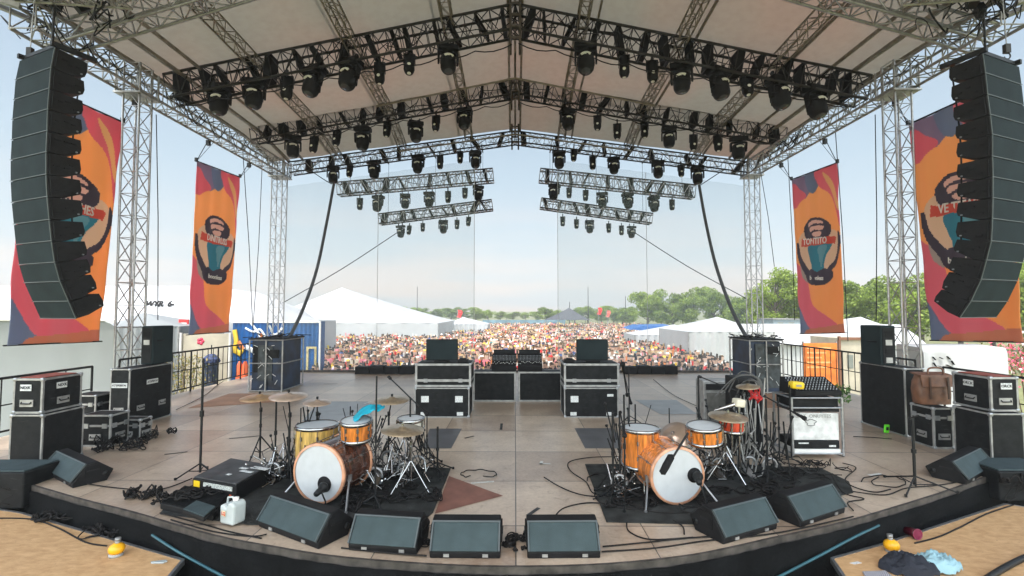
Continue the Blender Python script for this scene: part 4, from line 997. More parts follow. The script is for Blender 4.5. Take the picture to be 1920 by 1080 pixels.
# ------------------------------------------------------------------ wedge monitors
def wedge(lab, pl, pr, h=.40, dp=.42, hl=None):
    A, B = F(*pl), F(*pr); A.z = B.z = 0
    x = (B - A); W = x.length; x.normalize(); y = V((-x.y, x.x, 0)); rz = math.atan2(x.y, x.x)
    t = thing('wedge_monitor', lab, 'stage monitor', A, rz, 'wedge monitors along the front edge')
    def pr_(w0, w1, off=0.0):
        return [V((w0, 0, .0)), V((w0, -.01, .055)), V((w0, .145, h)), V((w0, .24, h + .01)), V((w0, dp, .13)), V((w0, dp - .07, 0))]
    mb = MB(); P = pr_(0, W); mb.prism(P, (W, 0, 0)); o = part('cabinet', mb, black_plastic, t, True, .012)
    g_ = MB(); a = V((.02, -.022, .075)); c = V((.02, .128, h - .012)); n = V((0, -.22, .16)).normalized() * .012
    g_.prism([a, c, c - n * -1.0, a - n * -1.0] if False else [a + n * .3, c + n * .3, c - n, a - n], (W - .04, 0, 0)); part('grille', g_, grille, o, True, .004)
    b_ = MB(); d_ = (c - a).normalized()
    for q in (V((0.004, 0, 0)), V((W - .02, 0, 0))): b_.bar(a + q - V((.02, 0, 0)) + V((.008, 0, 0)) + n * .5, c + q - V((.02, 0, 0)) + V((.008, 0, 0)) + n * .5, .014, .02, up=n)
    b_.bar(c + V((-.016, 0, 0)) + n * .5, c + V((W - .024, 0, 0)) + n * .5, .014, .018, up=n); part('grille_frame', b_, M('grille_frame', (.05, .065, .07), .5), o, True)
    for xx in (.2, .75):
        m_ = MB(); m_.bb(W * xx, W * xx + .05, -.014, -.004, .018, .045); part('badge', m_, alu_dull, t, True)
    for xx in (0, W):
        m_ = MB(); sgn = -1 if xx == 0 else 1
        m_.bb(xx + sgn * .001, xx + sgn * .012, .12, .28, .09, .24); part('handle_recess', m_, rubber, t, True)
        m_ = MB(); m_.lathe([(.0, 0), (.03, 0), (.03, .01), (0, .012)], 12, Matrix.Translation((xx, .33, .1)) @ Matrix.Rotation(sgn * PI / 2, 4, 'Y')); part('socket', m_, black_metal, t, True)
        m_ = MB(); m_.bb(xx + sgn * .011, xx + sgn * .02, .13, .26, .165, .18); part('handle', m_, black_metal, t, True)
    return t
wedge('wedge monitor at the far left end of the stage, turned inwards', (82, 886), (136, 916), h=.27)
wedge('wedge monitor angled in front of the brown bass drum', (485, 988), (597, 1031), h=.285)
wedge('wedge monitor facing straight out, below the left rug corner', (653, 1032), (781, 1041), h=.285)
wedge('wedge monitor just left of the centre seam at the stage front', (805, 1047), (938, 1048), h=.285)
wedge('wedge monitor just right of the centre seam at the stage front', (989, 1048), (1126, 1047), h=.285)
wedge('wedge monitor angled in front of the right drum rug', (1356, 1022), (1457, 992), h=.285)
wedge('wedge monitor next to the rug cables, second from the right end', (1500, 990), (1584, 962), h=.28)
wedge('wedge monitor at the far right end of the stage, turned inwards', (1812, 910), (1862, 880), h=.27)

# ------------------------------------------------------------------ rugs
rug_m = M('black_rug', (.036, .038, .037), .95, var=.5, scale=5, bump=.6, bscale=60, spec=.1)
def rug(lab, pts):
    mb = MB(); mb.prism([V((p.x, p.y, .005)) for p in [F(*q) for q in pts]], (0, 0, .012)); return single('rug', mb, rug_m, lab, 'rug')
rug('black rug under the left drum kit', [(498, 868), (690, 872), (845, 880), (812, 962), (780, 990), (640, 992), (470, 985), (300, 965), (330, 925), (400, 895)])
rug('black rug under the right drum kit', [(1097, 872), (1380, 872), (1540, 880), (1592, 905), (1600, 925), (1330, 985), (1137, 980)])

# ------------------------------------------------------------------ drums
def wood_mat(name, c, v=.35, sc=3):
    m = M(name, c, .25, var=min(.9, v * 1.6), scale=sc * .35, coat=.5, stretch=(9, 9, 1.2)); return m
shell_brown = wood_mat('walnut_shell', (.06, .02, .011), .6, 7)
shell_orange = wood_mat('orange_maple_shell', (.62, .19, .03), .35, 9)
shell_gold = wood_mat('honey_gold_shell', (.52, .33, .09), .3, 9)
shell_red = wood_mat('red_shell', (.5, .05, .02), .4, 8)
head_m = M('drum_head', (.50, .52, .535), .45, var=.06, scale=9)
hoop_cu = M('copper_wood_hoop', (.6, .3, .18), .35, .1, var=.3, scale=10)
def drum(parent, T, R, Lg, shell, hoop, n_lug=8, front=True, rim=.022):
    """T: frame at the head's centre, local -z into the drum"""
    mb = MB(); mb.lathe([(R * .985, -.012), (R * .985, -Lg + .012)], 36, T, caps=False); sh = part('shell', mb, shell, parent)
    for z in (0, -Lg):
        mb = MB(); zz = .006 if z == 0 else z - .006; mb.lathe([(R * .96, zz), (R * .5, zz + (.004 if z == 0 else -.004)), (0, zz + (.005 if z == 0 else -.005))], 36, T, caps=False); part('head', mb, head_m, parent)
        mb = MB(); w_ = .02 if z == 0 else .0
        z0 = z + (.014 if z == 0 else -.014)
        sg = -1 if z == 0 else 1
        mb.lathe([(R * .955, z0 - .002 * sg), (R * 1.0 + rim * .4, z0), (R + rim * .5, z0 + sg * .018), (R + rim * .4, z0 + sg * .04), (R * .99, z0 + sg * .042)], 36, T, caps=False); part('hoop', mb, hoop, parent)
    for k in range(n_lug):
        a = 2 * PI * (k + .5) / n_lug; p = V((math.cos(a), math.sin(a), 0))
        mb = MB(); q = [T @ (p * (R + .012) + V((0, 0, z))) for z in (-.0, -Lg)]
        mb.tube(q[0], q[1], .005, 5)
        for z in (-Lg * .3, -Lg * .7): mb.tube(T @ (p * (R - .0) + V((0, 0, z - .025))), T @ (p * (R + .0) + V((0, 0, z + .025))), .016, 6)
        part('lug', mb, chrome, parent)
    return sh
def Tz(o, z, xh=(1, 0, 0)):
    z = V(z).normalized(); x = V(xh); x = (x - z * x.dot(z)).normalized(); y = z.cross(x)
    return Matrix.Translation(V(o)) @ Matrix((x, y, z)).transposed().to_4x4()
def bass_drum(lab, pc, Y, R, Lg, yaw, shell, hoop, spots, legs):
    c = D(*pc, Y); c.z = R + .03
    t = thing('bass_drum', lab, 'bass drum', (c.x, c.y, 0))
    ax = V((math.sin(yaw), math.cos(yaw), 0)); T = Tz(c, -ax, (math.cos(yaw), -math.sin(yaw), 0))
    drum(t, T, R, Lg, shell, hoop, 8, rim=.03)
    side = V((math.cos(yaw), -math.sin(yaw), 0))
    for s in (-1, 1):
        mb = MB(); p = c + ax * .12 + side * s * R * .97 + V((0, 0, -.06)); e = V((c.x, c.y, 0)) + side * s * (R + .13) - ax * .14; e.z = .03
        mb.tube(p, e, .012, 8); mb.box(p, (.05, .05, .07)); mb.tube(e, e + V((0, 0, -.015)), .02, 8); part('leg', mb, alu, t)
    for (dx, dz, r_) in spots:
        mb = MB(); p = c + side * dx + V((0, 0, dz)) - ax * .02; mb.lathe([(0, 0.004), (r_, 0.002), (r_, -.002), (0, -.002)], 24, Tz(p, -ax, side)); part('port_hole', mb, rubber, t)
    return t, c, ax, side
btL, cL, axL, sdL = bass_drum('bass drum with copper hoop and glossy brown shell, left kit', (598, 887), 5.62, .33, .58, rad(15), shell_brown, hoop_cu, [], 1)
btR, cR, axR, sdR = bass_drum('bass drum with pale front head and mottled orange shell, right kit', (1270, 888), 5.62, .315, .5, rad(-8), shell_orange, hoop_cu, [], 1)
def tub(name, lab, pc, Y, R, Lg, shell, tilt=(0, 0), legs=3, cat='drum', hoop=chrome, n_lug=8):
    c = D(*pc, Y); t = thing(name, lab, cat, (c.x, c.y, c.z - Lg))
    z = V((tilt[0], tilt[1], 1)).normalized(); drum(t, Tz(c, z), R, Lg, shell, hoop, n_lug, rim=.015)
    for k in range(legs):
        a = 2 * PI * k / legs + .4; p = V((math.cos(a), math.sin(a), 0)) * (R + .02); mb = MB()
        mb.path([V((c.x, c.y, 0)) + p + V((0, 0, c.z - Lg * .45)), V((c.x, c.y, 0)) + p + V((0, 0, .12)), V((c.x, c.y, .025)) + p * 1.12], .009, 6); mb.box(V((c.x, c.y, c.z - Lg * .6)) + p, (.03, .03, .05)); part('leg', mb, chrome, t)
    return t, c
tub('floor_tom', 'honey gold floor tom behind the brown bass drum', (595, 797), 6.35, .265, .40, shell_gold)
tub('floor_tom', 'orange wood floor tom beside the right bass drum', (1201, 803), 6.2, .235, .46, shell_orange)
t_, c = tub('mounted_tom', 'small orange tom mounted above the brown bass drum', (668, 789), 5.95, .185, .225, shell_orange, (.02, -.12), 0)
mb = MB(); mb.path([c + V((.0, .05, -.2)), c + V((-.02, .1, -.32)), cL + axL * .25 + V((0, 0, .31))], .013, 8); part('mount', mb, chrome, t_)
t_, c = tub('mounted_tom', 'bright orange tom mounted above the right bass drum', (1320, 799), 5.9, .2, .19, shell_orange, (-.08, -.1), 0)
mb = MB(); mb.path([c + V((-.05, .05, -.17)), c + V((-.12, .12, -.3)), cR + axR * .2 + V((.05, 0, .3))], .013, 8); part('mount', mb, chrome, t_)
t_, c = tub('red_tom', 'small red drum half hidden behind the right kit stands', (1372, 784), 6.4, .15, .17, shell_red, (.05, -.05), 0)
mb = MB(); mb.tube(c + V((0, 0, -.17)), V((c.x, c.y, .03)), .012, 6); part('stand_pole', mb, chrome, t_)
t_, c = tub('snare_drum', 'pale snare drum at the back of the left kit', (770, 785), 6.3, .17, .13, M('pale_shell', (.6, .58, .52), .3, .2), (0, -.05), 0)
mb = MB()
for a in (0, 2.1, 4.2): mb.path([c + V((.15 * math.cos(a), .15 * math.sin(a), -.13)), V((c.x, c.y, .45)), V((c.x + .25 * math.cos(a), c.y + .25 * math.sin(a), .03))], .009, 6)
part('stand', mb, chrome, t_)
# kick-drum microphones on the front heads
def small_mic(lab, head, foot, boomtop=None, disc=None, m=black_metal):
    t = thing('microphone', lab, 'microphone', foot)
    mb = MB(); a = V(foot); mb.path([a + V((0, 0, .01)), a + V((0, 0, .10)), V(head)], .009, 6); mb.lathe([(.09, .0), (.09, .012), (.02, .02), (.0, .02)], 16, Matrix.Translation(a)); part('stand', mb, m, t)
    mb = MB(); h = V(head); d = V((.03, .12, .03)).normalized(); mb.lathe([(.0, -.09), (.03, -.085), (.036, -.03), (.03, .01), (.055, .03), (.06, .06), (.04, .085), (0, .09)], 16, Tz(h, d)); part('capsule', mb, m, t)
    return t
small_mic('black kick drum microphone before the brown bass drum', cL + sdL * .1 + V((0, -.16, -.12)), V((cL.x + .16, cL.y - .2, .017)))
small_mic('black kick drum microphone before the right bass drum', cR + sdR * .2 + V((0, -.14, .0)), V((cR.x + .26, cR.y - .2, .017)))
for (dx, dz, r_, bt, c_, ax_, sd_) in ((.085, -.11, .09, btL, cL, axL, sdL), (.2, .0, .085, btR, cR, axR, sdR)):
    mb = MB(); p = c_ + sd_ * dx + V((0, 0, dz)) - ax_ * .014; mb.lathe([(0, .004), (r_, .002), (r_, -.001)], 24, Tz(p, -ax_, sd_)); part('port_hole', mb, rubber, bt)

# cymbals and stands
brass = M('pale_bronze', (.42, .33, .23), .35, .75, var=.2, scale=20)
brass2 = M('tan_bronze', (.42, .27, .15), .35, .6, var=.25, scale=12)
clear_c = M('pale_pink_cymbal', (.5, .38, .3), .3, .6, var=.2)
cyan_m = M('turquoise_cloth', (.0, .32, .45), .7, var=.2, bump=.3)
def tripod(mb, b, r=.3, h=.35, n=3, a0=.5, rr=.010):
    for k in range(n):
        a = a0 + 2 * PI * k / n; e = b + V((r * math.cos(a), r * math.sin(a), .012)); mb.tube(b + V((0, 0, h)), e, rr, 6); mb.tube(b + V((0, 0, h * .35)), b.lerp(e, .5) + V((0, 0, h * .5)), rr * .7, 5)
        mb.tube(e + V((0, 0, -.008)), e + V((0, 0, .02)), rr * 1.7, 6)
def cym_stand(lab, base, pc, Y, R, m, tilt=(.05, -.12), sm=black_metal, name='cymbal', cup=True):
    b = F(*base); b.z = .017; c = D(*pc, Y)
    t = thing('cymbal_stand', lab, 'cymbal', b)
    mb = MB(); top = V((b.x, b.y, c.z * .72))
    mb.tube(b + V((0, 0, .05)), top, .014, 8); mb.tube(top, c + V((0, 0, -.02)), .010, 8); mb.tube(top + V((0, 0, -.03)), top + V((0, 0, .03)), .022, 8); mb.tube(b + V((0, 0, .5)), b + V((0, 0, .55)), .02, 8)
    mb.tube(c + V((0, 0, -.03)), c + V((0, 0, .05)), .006, 6); mb.tube(c + V((0, 0, .03)), c + V((0, 0, .06)), .016, 8)
    part('pole', mb, sm, t)
    mb = MB(); tripod(mb, b, .27, .38, a0=U(0, 2)); part('tripod', mb, sm, t)
    z = V((tilt[0], tilt[1], 1)).normalized(); mb = MB(); mb.lathe([(.012, .022), (R * .16, .018), (R * .2, .006), (R * .6, -.004), (R, -.022), (R, -.025), (R * .6, -.008), (R * .2, .002), (.012, .018)], 36, Tz(c, z)); part('cymbal', mb, m, t)
    return t
cym_stand('large pale cymbal on a thin stand, left of the brown bass drum', (541, 905), (541, 740), 5.9, .22, clear_c, (.04, -.10))
cym_stand('pale pink cymbal behind the gold floor tom', (593, 872), (595, 752), 6.5, .18, clear_c, (.05, -.1))
cym_stand('tan cymbal on a thin stand at the left end of the left kit', (487, 868), (487, 742), 6.6, .25, brass2, (-.02, -.08))
cym_stand('tan bronze cymbal right of the small orange tom', (770, 925), (755, 803), 5.7, .25, brass, (.06, -.06), chrome)
cym_stand('pale cymbal high behind the turquoise cloth', (728, 872), (735, 747), 6.7, .24, brass, (.0, -.1))
t_ = cym_stand('tilted clear grey cymbal above the right bass drum', (1240, 880), (1262, 818), 6.2, .22, clear_c, (-.9, -.75), chrome)
cym_stand('pale cream cymbal over the small red drum', (1362, 905), (1365, 778), 6.0, .23, brass, (.02, -.12), chrome)
cym_stand('small bronze cymbal among the right kit stands', (1398, 880), (1402, 722), 6.6, .15, brass, (-.1, -.1), black_metal)
# turquoise cloth on tom
c = D(690, 770, 6.0); mb = MB(); vs = []; nn = 12
for j in range(nn + 1):
    for i in range(nn + 1):
        u, v_ = i / nn * 2 - 1, j / nn * 2 - 1; r_ = max(abs(u), abs(v_)); k = 1 if r_ == 0 else r_ / math.hypot(u, v_)
        x, y = u * k, v_ * k; vs.append(c + V((x * .2, y * .15, x * .07 + y * .03 + .03 * math.cos(x * 3 + y) + .035 * noise.noise(V((x * 2.5, y * 2.5, 0))))))
mb.add(vs, [(j * (nn + 1) + i, j * (nn + 1) + i + 1, (j + 1) * (nn + 1) + i + 1, (j + 1) * (nn + 1) + i) for j in range(nn) for i in range(nn)], 0, True)
o = single('turquoise_cloth', mb, cyan_m, 'crumpled turquoise cloth lying over a cymbal behind the small orange tom', 'cloth'); md = o.modifiers.new('t', 'SOLIDIFY'); md.thickness = .012

# mic stands
def mic_stand(lab, base, top, Y=None, boom=None, r=.013, tri=.28, m=black_metal, mic=True, round_base=False):
    b = F(*base); b.z = .006; tp = D(*top, b.y if Y is None else Y); tp = V((b.x, b.y, tp.z))
    t = thing('microphone_stand', lab, 'microphone stand', b)
    mb = MB(); mb.tube(b + V((0, 0, .04)), tp, r, 8); mb.tube(tp.lerp(b, .45), tp.lerp(b, .50), r * 1.7, 8); part('pole', mb, m, t)
    mb = MB()
    if round_base: mb.lathe([(.15, 0), (.15, .015), (.03, .03), (0, .03)], 24, Matrix.Translation(b))
    else: tripod(mb, b, tri, .16, a0=U(0, 2), rr=.010)
    part('base', mb, m, t)
    if boom:
        e0, e1 = D(*boom[0], b.y - .02), D(*boom[1], b.y - .25)
        mb = MB(); mb.tube(e0, e1, .009, 7); mb.lathe([(0, -.03), (.025, -.03), (.025, .03), (0, .03)], 10, Tz(tp, (1, 0, 0))); mb.tube(e0, e0.lerp(e1, .08), .02, 8); part('boom', mb, m, t)
        if mic:
            d = (e1 - e0).normalized(); mb = MB(); mb.lathe([(.012, 0), (.016, .03), (.02, .11), (.028, .13), (.028, .16), (.0, .175)], 12, Tz(e1, d)); part('microphone', mb, rubber, t)
    return t
mic_stand('tall straight microphone stand beside the open rack case, left', (375, 892), (375, 672), r=.016)
mic_stand('tall thin microphone stand between the rack case and the left kit', (515, 892), (516, 740))
mic_stand('boom microphone stand leaning over the left kit from behind', (768, 905), (768, 745), boom=((728, 706), (786, 762)), r=.012)
mic_stand('boom microphone stand with a long arm pointing down right of the left kit', (820, 890), (806, 800), boom=((742, 802), (818, 876)), r=.014)
mic_stand('slim overhead microphone stand in the middle of the left kit', (703, 958), (703, 705), r=.010)
mic_stand('boom microphone stand reaching in from the right kit back corner', (1312, 862), (1309, 705), boom=((1309, 705), (1392, 738)), r=.014)
mic_stand('black boom stand crossing in front of the dark cabinet at right', (1440, 905), (1436, 748), boom=((1432, 742), (1486, 772)), r=.013)
mic_stand('tall black stand at the left corner of the right drum rug', (1150, 935), (1152, 775), r=.013)
mic_stand('second black stand of the cluster at the left corner of the right rug', (1163, 928), (1165, 772), boom=((1163, 772), (1168, 800)), r=.012)
mic_stand('thin black stand of the cluster nearest the orange floor tom', (1172, 945), (1174, 740), boom=((1176, 742), (1170, 700)), r=.011)
mic_stand('short black stand standing behind the orange floor tom', (1192, 850), (1190, 758), r=.012)
mic_stand('black boom stand behind the right centre case stack', (1180, 795), (1178, 690), boom=((1168, 688), (1180, 742)), r=.012)
mic_stand('black microphone stand on a tripod foot at the right front', (1716, 918), (1716, 782), r=.017, tri=.42, boom=((1706, 784), (1722, 779)), mic=False)
mic_stand('dark upright stand beside the white fronted rack, left post', (1462, 868), (1462, 745), r=.012)
for k_, (lab_, px_, yb_, yt_) in enumerate([('thin black stand between the two left cymbals', 562, 880, 765), ('thin black stand at the back of the left kit near the screen stack', 800, 868, 772), ('thin chrome stand rising behind the small orange tom', 655, 880, 762), ('thin dark stand right of the small red drum', 1386, 900, 760), ('thin dark stand left of the white fronted rack', 1452, 880, 772), ('thin stand behind the tilted clear cymbal', 1256, 858, 765)]):
    mic_stand(lab_, (px_, yb_), (px_, yt_), r=.009, tri=.22)
# long mic in front of right bass drum
t = thing('shotgun_microphone', 'long slatted microphone on a boom crossing the right bass drum head', 'microphone', F(1240, 938))
mb = MB(); a = D(1290, 812, 5.3); c = D(1250, 876, 5.15); b = F(1238, 938); mb.path([b, V((b.x, b.y, .35))], .011, 6); mb.tube(V((b.x, b.y, .3)), D(1262, 860, 5.2), .009, 6); mb.tube(a, c, .012, 6); part('stand', mb, black_metal, t)
mb = MB(); mb.lathe([(.0, 0), (.035, .02), (.04, .1), (.038, .22), (.0, .25)], 12, Tz(D(1240, 890, 5.1), D(1268, 838, 5.2) - D(1240, 890, 5.1))); part('shock_mount', mb, rubber, t)

# chrome pedals and hardware
def pedal(lab, base, s=1.0, n=22, sp=.2, hgt=.45, m=chrome, nm='drum_hardware'):
    b = F(*base); b.z = .017; t = thing(nm, lab, 'drum hardware', b)
    mb = MB(); mb.box(b + V((0, 0, .012)), (.1 * s, .3 * s, .012)); mb.prism([b + V((-.045 * s, -.14 * s, .02)), b + V((-.045 * s, .13 * s, .11 * s)), b + V((-.045 * s, .13 * s, .10 * s)), b + V((-.045 * s, -.14 * s, .01))], (.09 * s, 0, 0)); part('footboard', mb, m, t)
    mb = MB()
    for k in range(n):
        a = b + V((U(-sp, sp), U(-sp, sp), U(.02, hgt * .5))); e = a + V((U(-.16, .16), U(-.16, .16), U(-.05, .3) * hgt * 2)); e.z = max(.02, e.z); mb.tube(a, e, U(.005, .011), 6)
        if RND() < .4: mb.lathe([(.0, -.012), (.018, -.012), (.018, .012), (0, .012)], 8, Tz(e, (RND(), RND(), RND())))
    part('rod', mb, m, t)
    mb = MB(); mb.path([b + V((.09 * math.cos(a), -.05, .16 + .09 * math.sin(a))) for a in np.linspace(-.3, 3.4, 12)], .018, 6); part('hoop_clamp', mb, alu, t)
    return t
pedal('chrome hi-hat pedal with white curved bracket at the left rug edge', (515, 905), 1.2, 26, .16, .5)
pedal('chrome pedal and stand feet right of the brown bass drum', (705, 915), 1.1, 30, .22, .5)
pedal('jumble of chrome drum hardware at the right of the left kit', (760, 905), 1.1, 40, .28, .45)
pedal('chrome stand feet by the rug edge behind the left kit', (730, 880), 1, 30, .3, .5)
pedal('chrome hardware below the orange floor tom', (1190, 905), 1, 34, .22, .4)
pedal('chrome snare stand and pedal right of the right bass drum', (1345, 895), 1.2, 36, .22, .7)
pedal('tall cluster of chrome clamps beside the black cabinet, right kit', (1402, 892), 1.0, 50, .16, 1.3, alu_dull)
pedal('black stand legs and clamps between the gold floor tom and the rug edge', (560, 890), .8, 26, .25, .9, black_metal)
pedal('dark stand legs and clamps behind the small orange tom', (690, 885), .8, 30, .28, 1.0, black_metal)
pedal('dark hardware crowded at the back right of the left kit', (785, 890), .8, 26, .22, .8, black_metal)
pedal('dark hardware crowded between the bright tom and the red drum', (1360, 890), .8, 34, .25, 1.1, black_metal)
pedal('dark stand bases crowded left of the white fronted rack', (1440, 895), .8, 30, .25, .9, black_metal)
pedal('dark clamps and legs behind the orange floor tom', (1180, 900), .8, 26, .18, 1.0, black_metal)
pedal('chrome clamps on top of the stand cluster left of the right kit', (1160, 930), .9, 26, .12, .3)
clutter('black cables strewn over the left drum rug behind the chrome hardware', [F(730, 900), F(780, 930), F(680, 930), F(700, 950)], .017, 34, .28, cable_m, h=.1)
clutter('black cables strewn around the left rack case and pedal', [F(340, 940), F(400, 930), F(520, 900), F(470, 890)], .017, 30, .25, cable_m, h=.12)
clutter('cables lying over the right drum rug', [F(1400, 930), F(1330, 950), F(1180, 940), F(1460, 925)], .017, 26, .3, cable_m, h=.06)

# tall black cabinet and grey panel behind the right kit
x0, x1, Y = D(1386, 860, 7.4).x, D(1426, 860, 7.4).x, 7.4
t = thing('loudspeaker', 'tall narrow black cabinet behind the right drum kit', 'loudspeaker', (x0, Y, 0))
mb = MB(); mb.bb(x0, x1 + .05, Y, Y + .45, .004, 1.2); part('cabinet', mb, black_plastic, t, bevel=.015)
mb = MB(); mb.bb(x0 + .03, x1 + .02, Y - .012, Y - .001, .05, 1.15); part('grille', mb, black_cloth, t)
x0, x1, Y = D(1320, 790, 8.2).x, D(1384, 790, 8.2).x, 8.2
t = thing('guitar_amplifier', 'grey cloth fronted amplifier behind the right drum kit', 'amplifier', (x0, Y, 0))
mb = MB(); mb.bb(x0, x1, Y, Y + .35, .004, 1.05); part('cabinet', mb, alu_dull, t, bevel=.012)
mb = MB(); mb.bb(x0 + .05, x1 - .04, Y - .012, Y - .001, .1, .85); part('grille', mb, M('grey_grille_cloth', (.1, .098, .09), .9, var=.3, scale=12), t)
mb = MB(); mb.bb(x0 + .04, x1 - .04, Y - .015, Y - .001, .9, 1.0); part('control_panel', mb, black_metal, t)
c = D(1385, 755, 6.3); t = thing('cream_box_mic', 'small cream box head clamped on the right kit stands', 'microphone', c)  # box microphone head on an arm, no lamp
mb = MB(); mb.box(c, (.13, .12, .10), Euler((.1, .1, .2)).to_matrix()); part('box', mb, M('cream_plastic', (.65, .6, .48), .5), t, bevel=.02)
mb = MB(); mb.tube(c + V((-.05, 0, -.02)), c + V((-.32, 0, -.10)), .03, 8, .012); mb.tube(c + V((0, 0, -.05)), V((c.x, c.y, .05)), .01, 6); part('arm', mb, chrome, t)
mb = MB()
for k in range(10):
    a = D(1415 + U(-8, 8), 738 + U(-12, 12), 6.6); mb.path([a + V((U(-.06, .06), U(-.05, .05), U(-.1, .06))) for _ in range(4)], .012, 5)
single('red_cable', mb, M('red_cable', (.5, .015, .015), .5), 'bunch of red cable looped over the right kit stands', 'cable')
mb = MB(); a = D(1450, 850, 6.8)
for k in range(6): mb.path(smooth_pts([D(1340 + k * 13, 745 - 5 * (k % 3), 6.8), D(1380 + k * 5, 705 + U(-10, 15), 6.7), D(1425, 712 + k * 3, 6.6), D(1430 + k, 770 + k * 4, 6.7)], 5), .010, 5)
single('cable_loom', mb, M('grey_cable', (.07, .07, .07), .5), 'loom of grey cables arching over the right kit hardware', 'cable')

# white fronted amp rack with mixer on top
A, B = F(1487, 862), F(1582, 868); Y = A.y; x0, x1 = A.x, D(1582, 865, A.y).x; H_ = D(1487, 745, Y).z
t = thing('amplifier_rack', 'metal framed rack with white front panel and mixer on top', 'rack', (x0, Y, 0))
mb = MB()
for x in (x0, x1):
    for y in (Y, Y + .5): mb.tube((x, y, .06), (x, y, H_), .02, 8)
for z in (.09, H_ * .99, H_ * .83):
    for y in (Y, Y + .5): mb.tube((x0, y, z), (x1, y, z), .014, 6)
    for x in (x0, x1): mb.tube((x, Y, z), (x, Y + .5, z), .014, 6)
part('frame', mb, alu, t)
wf = MB(); wf.bb(x0 + .04, x1 - .04, Y + .03, Y + .06, H_ * .31, H_ * .74); o = part('front_panel', wf, M('scuffed_white_panel', (.62, .63, .62), .5, var=.3, scale=7), t)
part('lettering', text_mb('ILOBRYS  ONUYTES', .075, frame_T(((x0 + x1) / 2 - .1, Y + .026, H_ * .69), (1, 0, 0), (0, 0, 1)), .001), M('grey_print', (.25, .25, .24), .7), o)
mb = MB(); mb.path([((x0 + x1) / 2 - .08 + .07 * math.cos(a) * (1 + .3 * math.sin(5 * a)), Y + .024, H_ * .59 + .05 * math.sin(a)) for a in np.linspace(0, 2 * PI, 22)], .006, 4); part('emblem', mb, MATS['grey_print'], o)
mb = MB(); mb.bb(x0 + .04, x1 - .04, Y + .02, Y + .45, H_ * .17, H_ * .30); b_ = part('amplifier', mb, black_panel, t, bevel=.008)
mb = MB(); mb.bb(x0 + .1, x0 + .25, Y + .012, Y + .019, H_ * .25, H_ * .27); mb.bb(x1 - .2, x1 - .1, Y + .012, Y + .019, H_ * .20, H_ * .23); part('badge', mb, sticker, b_)
mb = MB(); mb.bb(x0 + .03, x1 - .03, Y + .01, Y + .45, H_ * .08, H_ * .165); part('drawer', mb, white_paint, t, bevel=.006)
mb = MB(); mb.bb(x0 + .03, x1 - .03, Y + .02, Y + .48, H_ * .76, H_ * .82); mb.bb(x0 + .03, x1 - .03, Y + .04, Y + .48, H_ * .84, H_ * .97); part('rack_unit', mb, black_panel, t, bevel=.005)
for x in (x0, x1):
    mb = MB(); mb.lathe([(0, -.02), (.045, -.02), (.045, .02), (0, .02)], 14, Tz((x, Y + .02, .045), (1, 0, 0))); part('castor', mb, rubber, t)
t = thing('mixer', 'black mixer with rows of knobs on top of the white fronted rack', 'mixer', (x0, Y, H_))
mb = MB(); mb.prism([V((x0 + .06, Y, H_ + .022)), V((x0 + .06, Y, H_ + .09)), V((x0 + .06, Y + .42, H_ + .26)), V((x0 + .06, Y + .45, H_ + .022))], (x1 - x0 - .05, 0, 0)); part('body', mb, black_plastic, t, bevel=.008)
kb = MB()
for i in range(14):
    for j in range(6):
        p = V((x0 + .11 + (x1 - x0 - .16) * i / 13, Y + .04 + j * .06, H_ + .11 + j * .0245)); kb.tube(p, p + V((0, -.008, .02)), .009, 6)
part('knob', kb, knob_m, t)
t = thing('yellow_case', 'bright yellow rounded case at the left corner of the mixer', 'case', D(1493, 722, Y))
c = D(1493, 722, Y - .06); mb = MB(); mb.box(c, (.2, .12, .11), Euler((0, .1, .1)).to_matrix()); part('shell', mb, M('yellow_plastic', (.75, .5, .01), .4), t, bevel=.03)
mb = MB(); mb.box(c + V((0, -.065, 0)), (.08, .01, .03)); part('clip', mb, alu, t); mb = MB(); mb.tube(V((c.x - .1, c.y, .06)), V((c.x - .1, c.y, c.z)), .011, 6); part('pole', mb, black_metal, t)
gl = MB()
for k in range(140):
    c = D(1580 + U(-18, 14), 738 + U(-16, 16), Y + .3); s_ = U(.02, .05); R = Euler((U(0, 6), U(0, 6), U(0, 6))).to_matrix(); gl.add([c + R @ V(q) * s_ for q in ((-1, 0, 0), (0, .35, 0), (1, 0, 0), (0, -.35, 0))], [(0, 1, 2, 3)])
single('potted_greenery', gl, M('leaf_dark', (.05, .12, .02), .6, var=.5), 'spray of green leaves behind the mixer by the railing', 'plant')
# green tag on big right case, jug, rack case, tray
c = F(1661, 812); t = thing('green_tag', 'fluorescent green plastic tag standing at the foot of the big right case', 'tag', c)
mb = MB(); mb.box(c + V((0, -.02, .085)), (.105, .035, .155), Euler((.1, .06, .2)).to_matrix()); part('housing', mb, M('fluoro_green', (.15, .8, .03), .5), t, bevel=.015)
mb = MB(); mb.box(c + V((0, -.042, .09)), (.05, .012, .06), Euler((.1, .06, .2)).to_matrix()); part('face', mb, rubber, t, bevel=.004)
jm = M('translucent_jug', (.48, .53, .53), .3, var=.08, trans=.0)
c = F(436, 982); t = thing('water_jug', 'translucent white plastic water jug on the stage edge', 'jug', (c.x, c.y, 0), rad(-22)); t.scale = (.8, .8, .8)
mb = MB(); mb.prism([V((-.13, -.09, .02)), V((-.125, -.095, .2)), V((-.13, -.09, .255)), V((-.06, -.09, .27)), V((-.02, -.09, .235)), V((.02, -.09, .30)), V((.09, -.09, .31)), V((.13, -.09, .27)), V((.125, -.09, .1)), V((.12, -.09, .02))], (0, .19, 0)); part('body', mb, jm, t, True, .028)
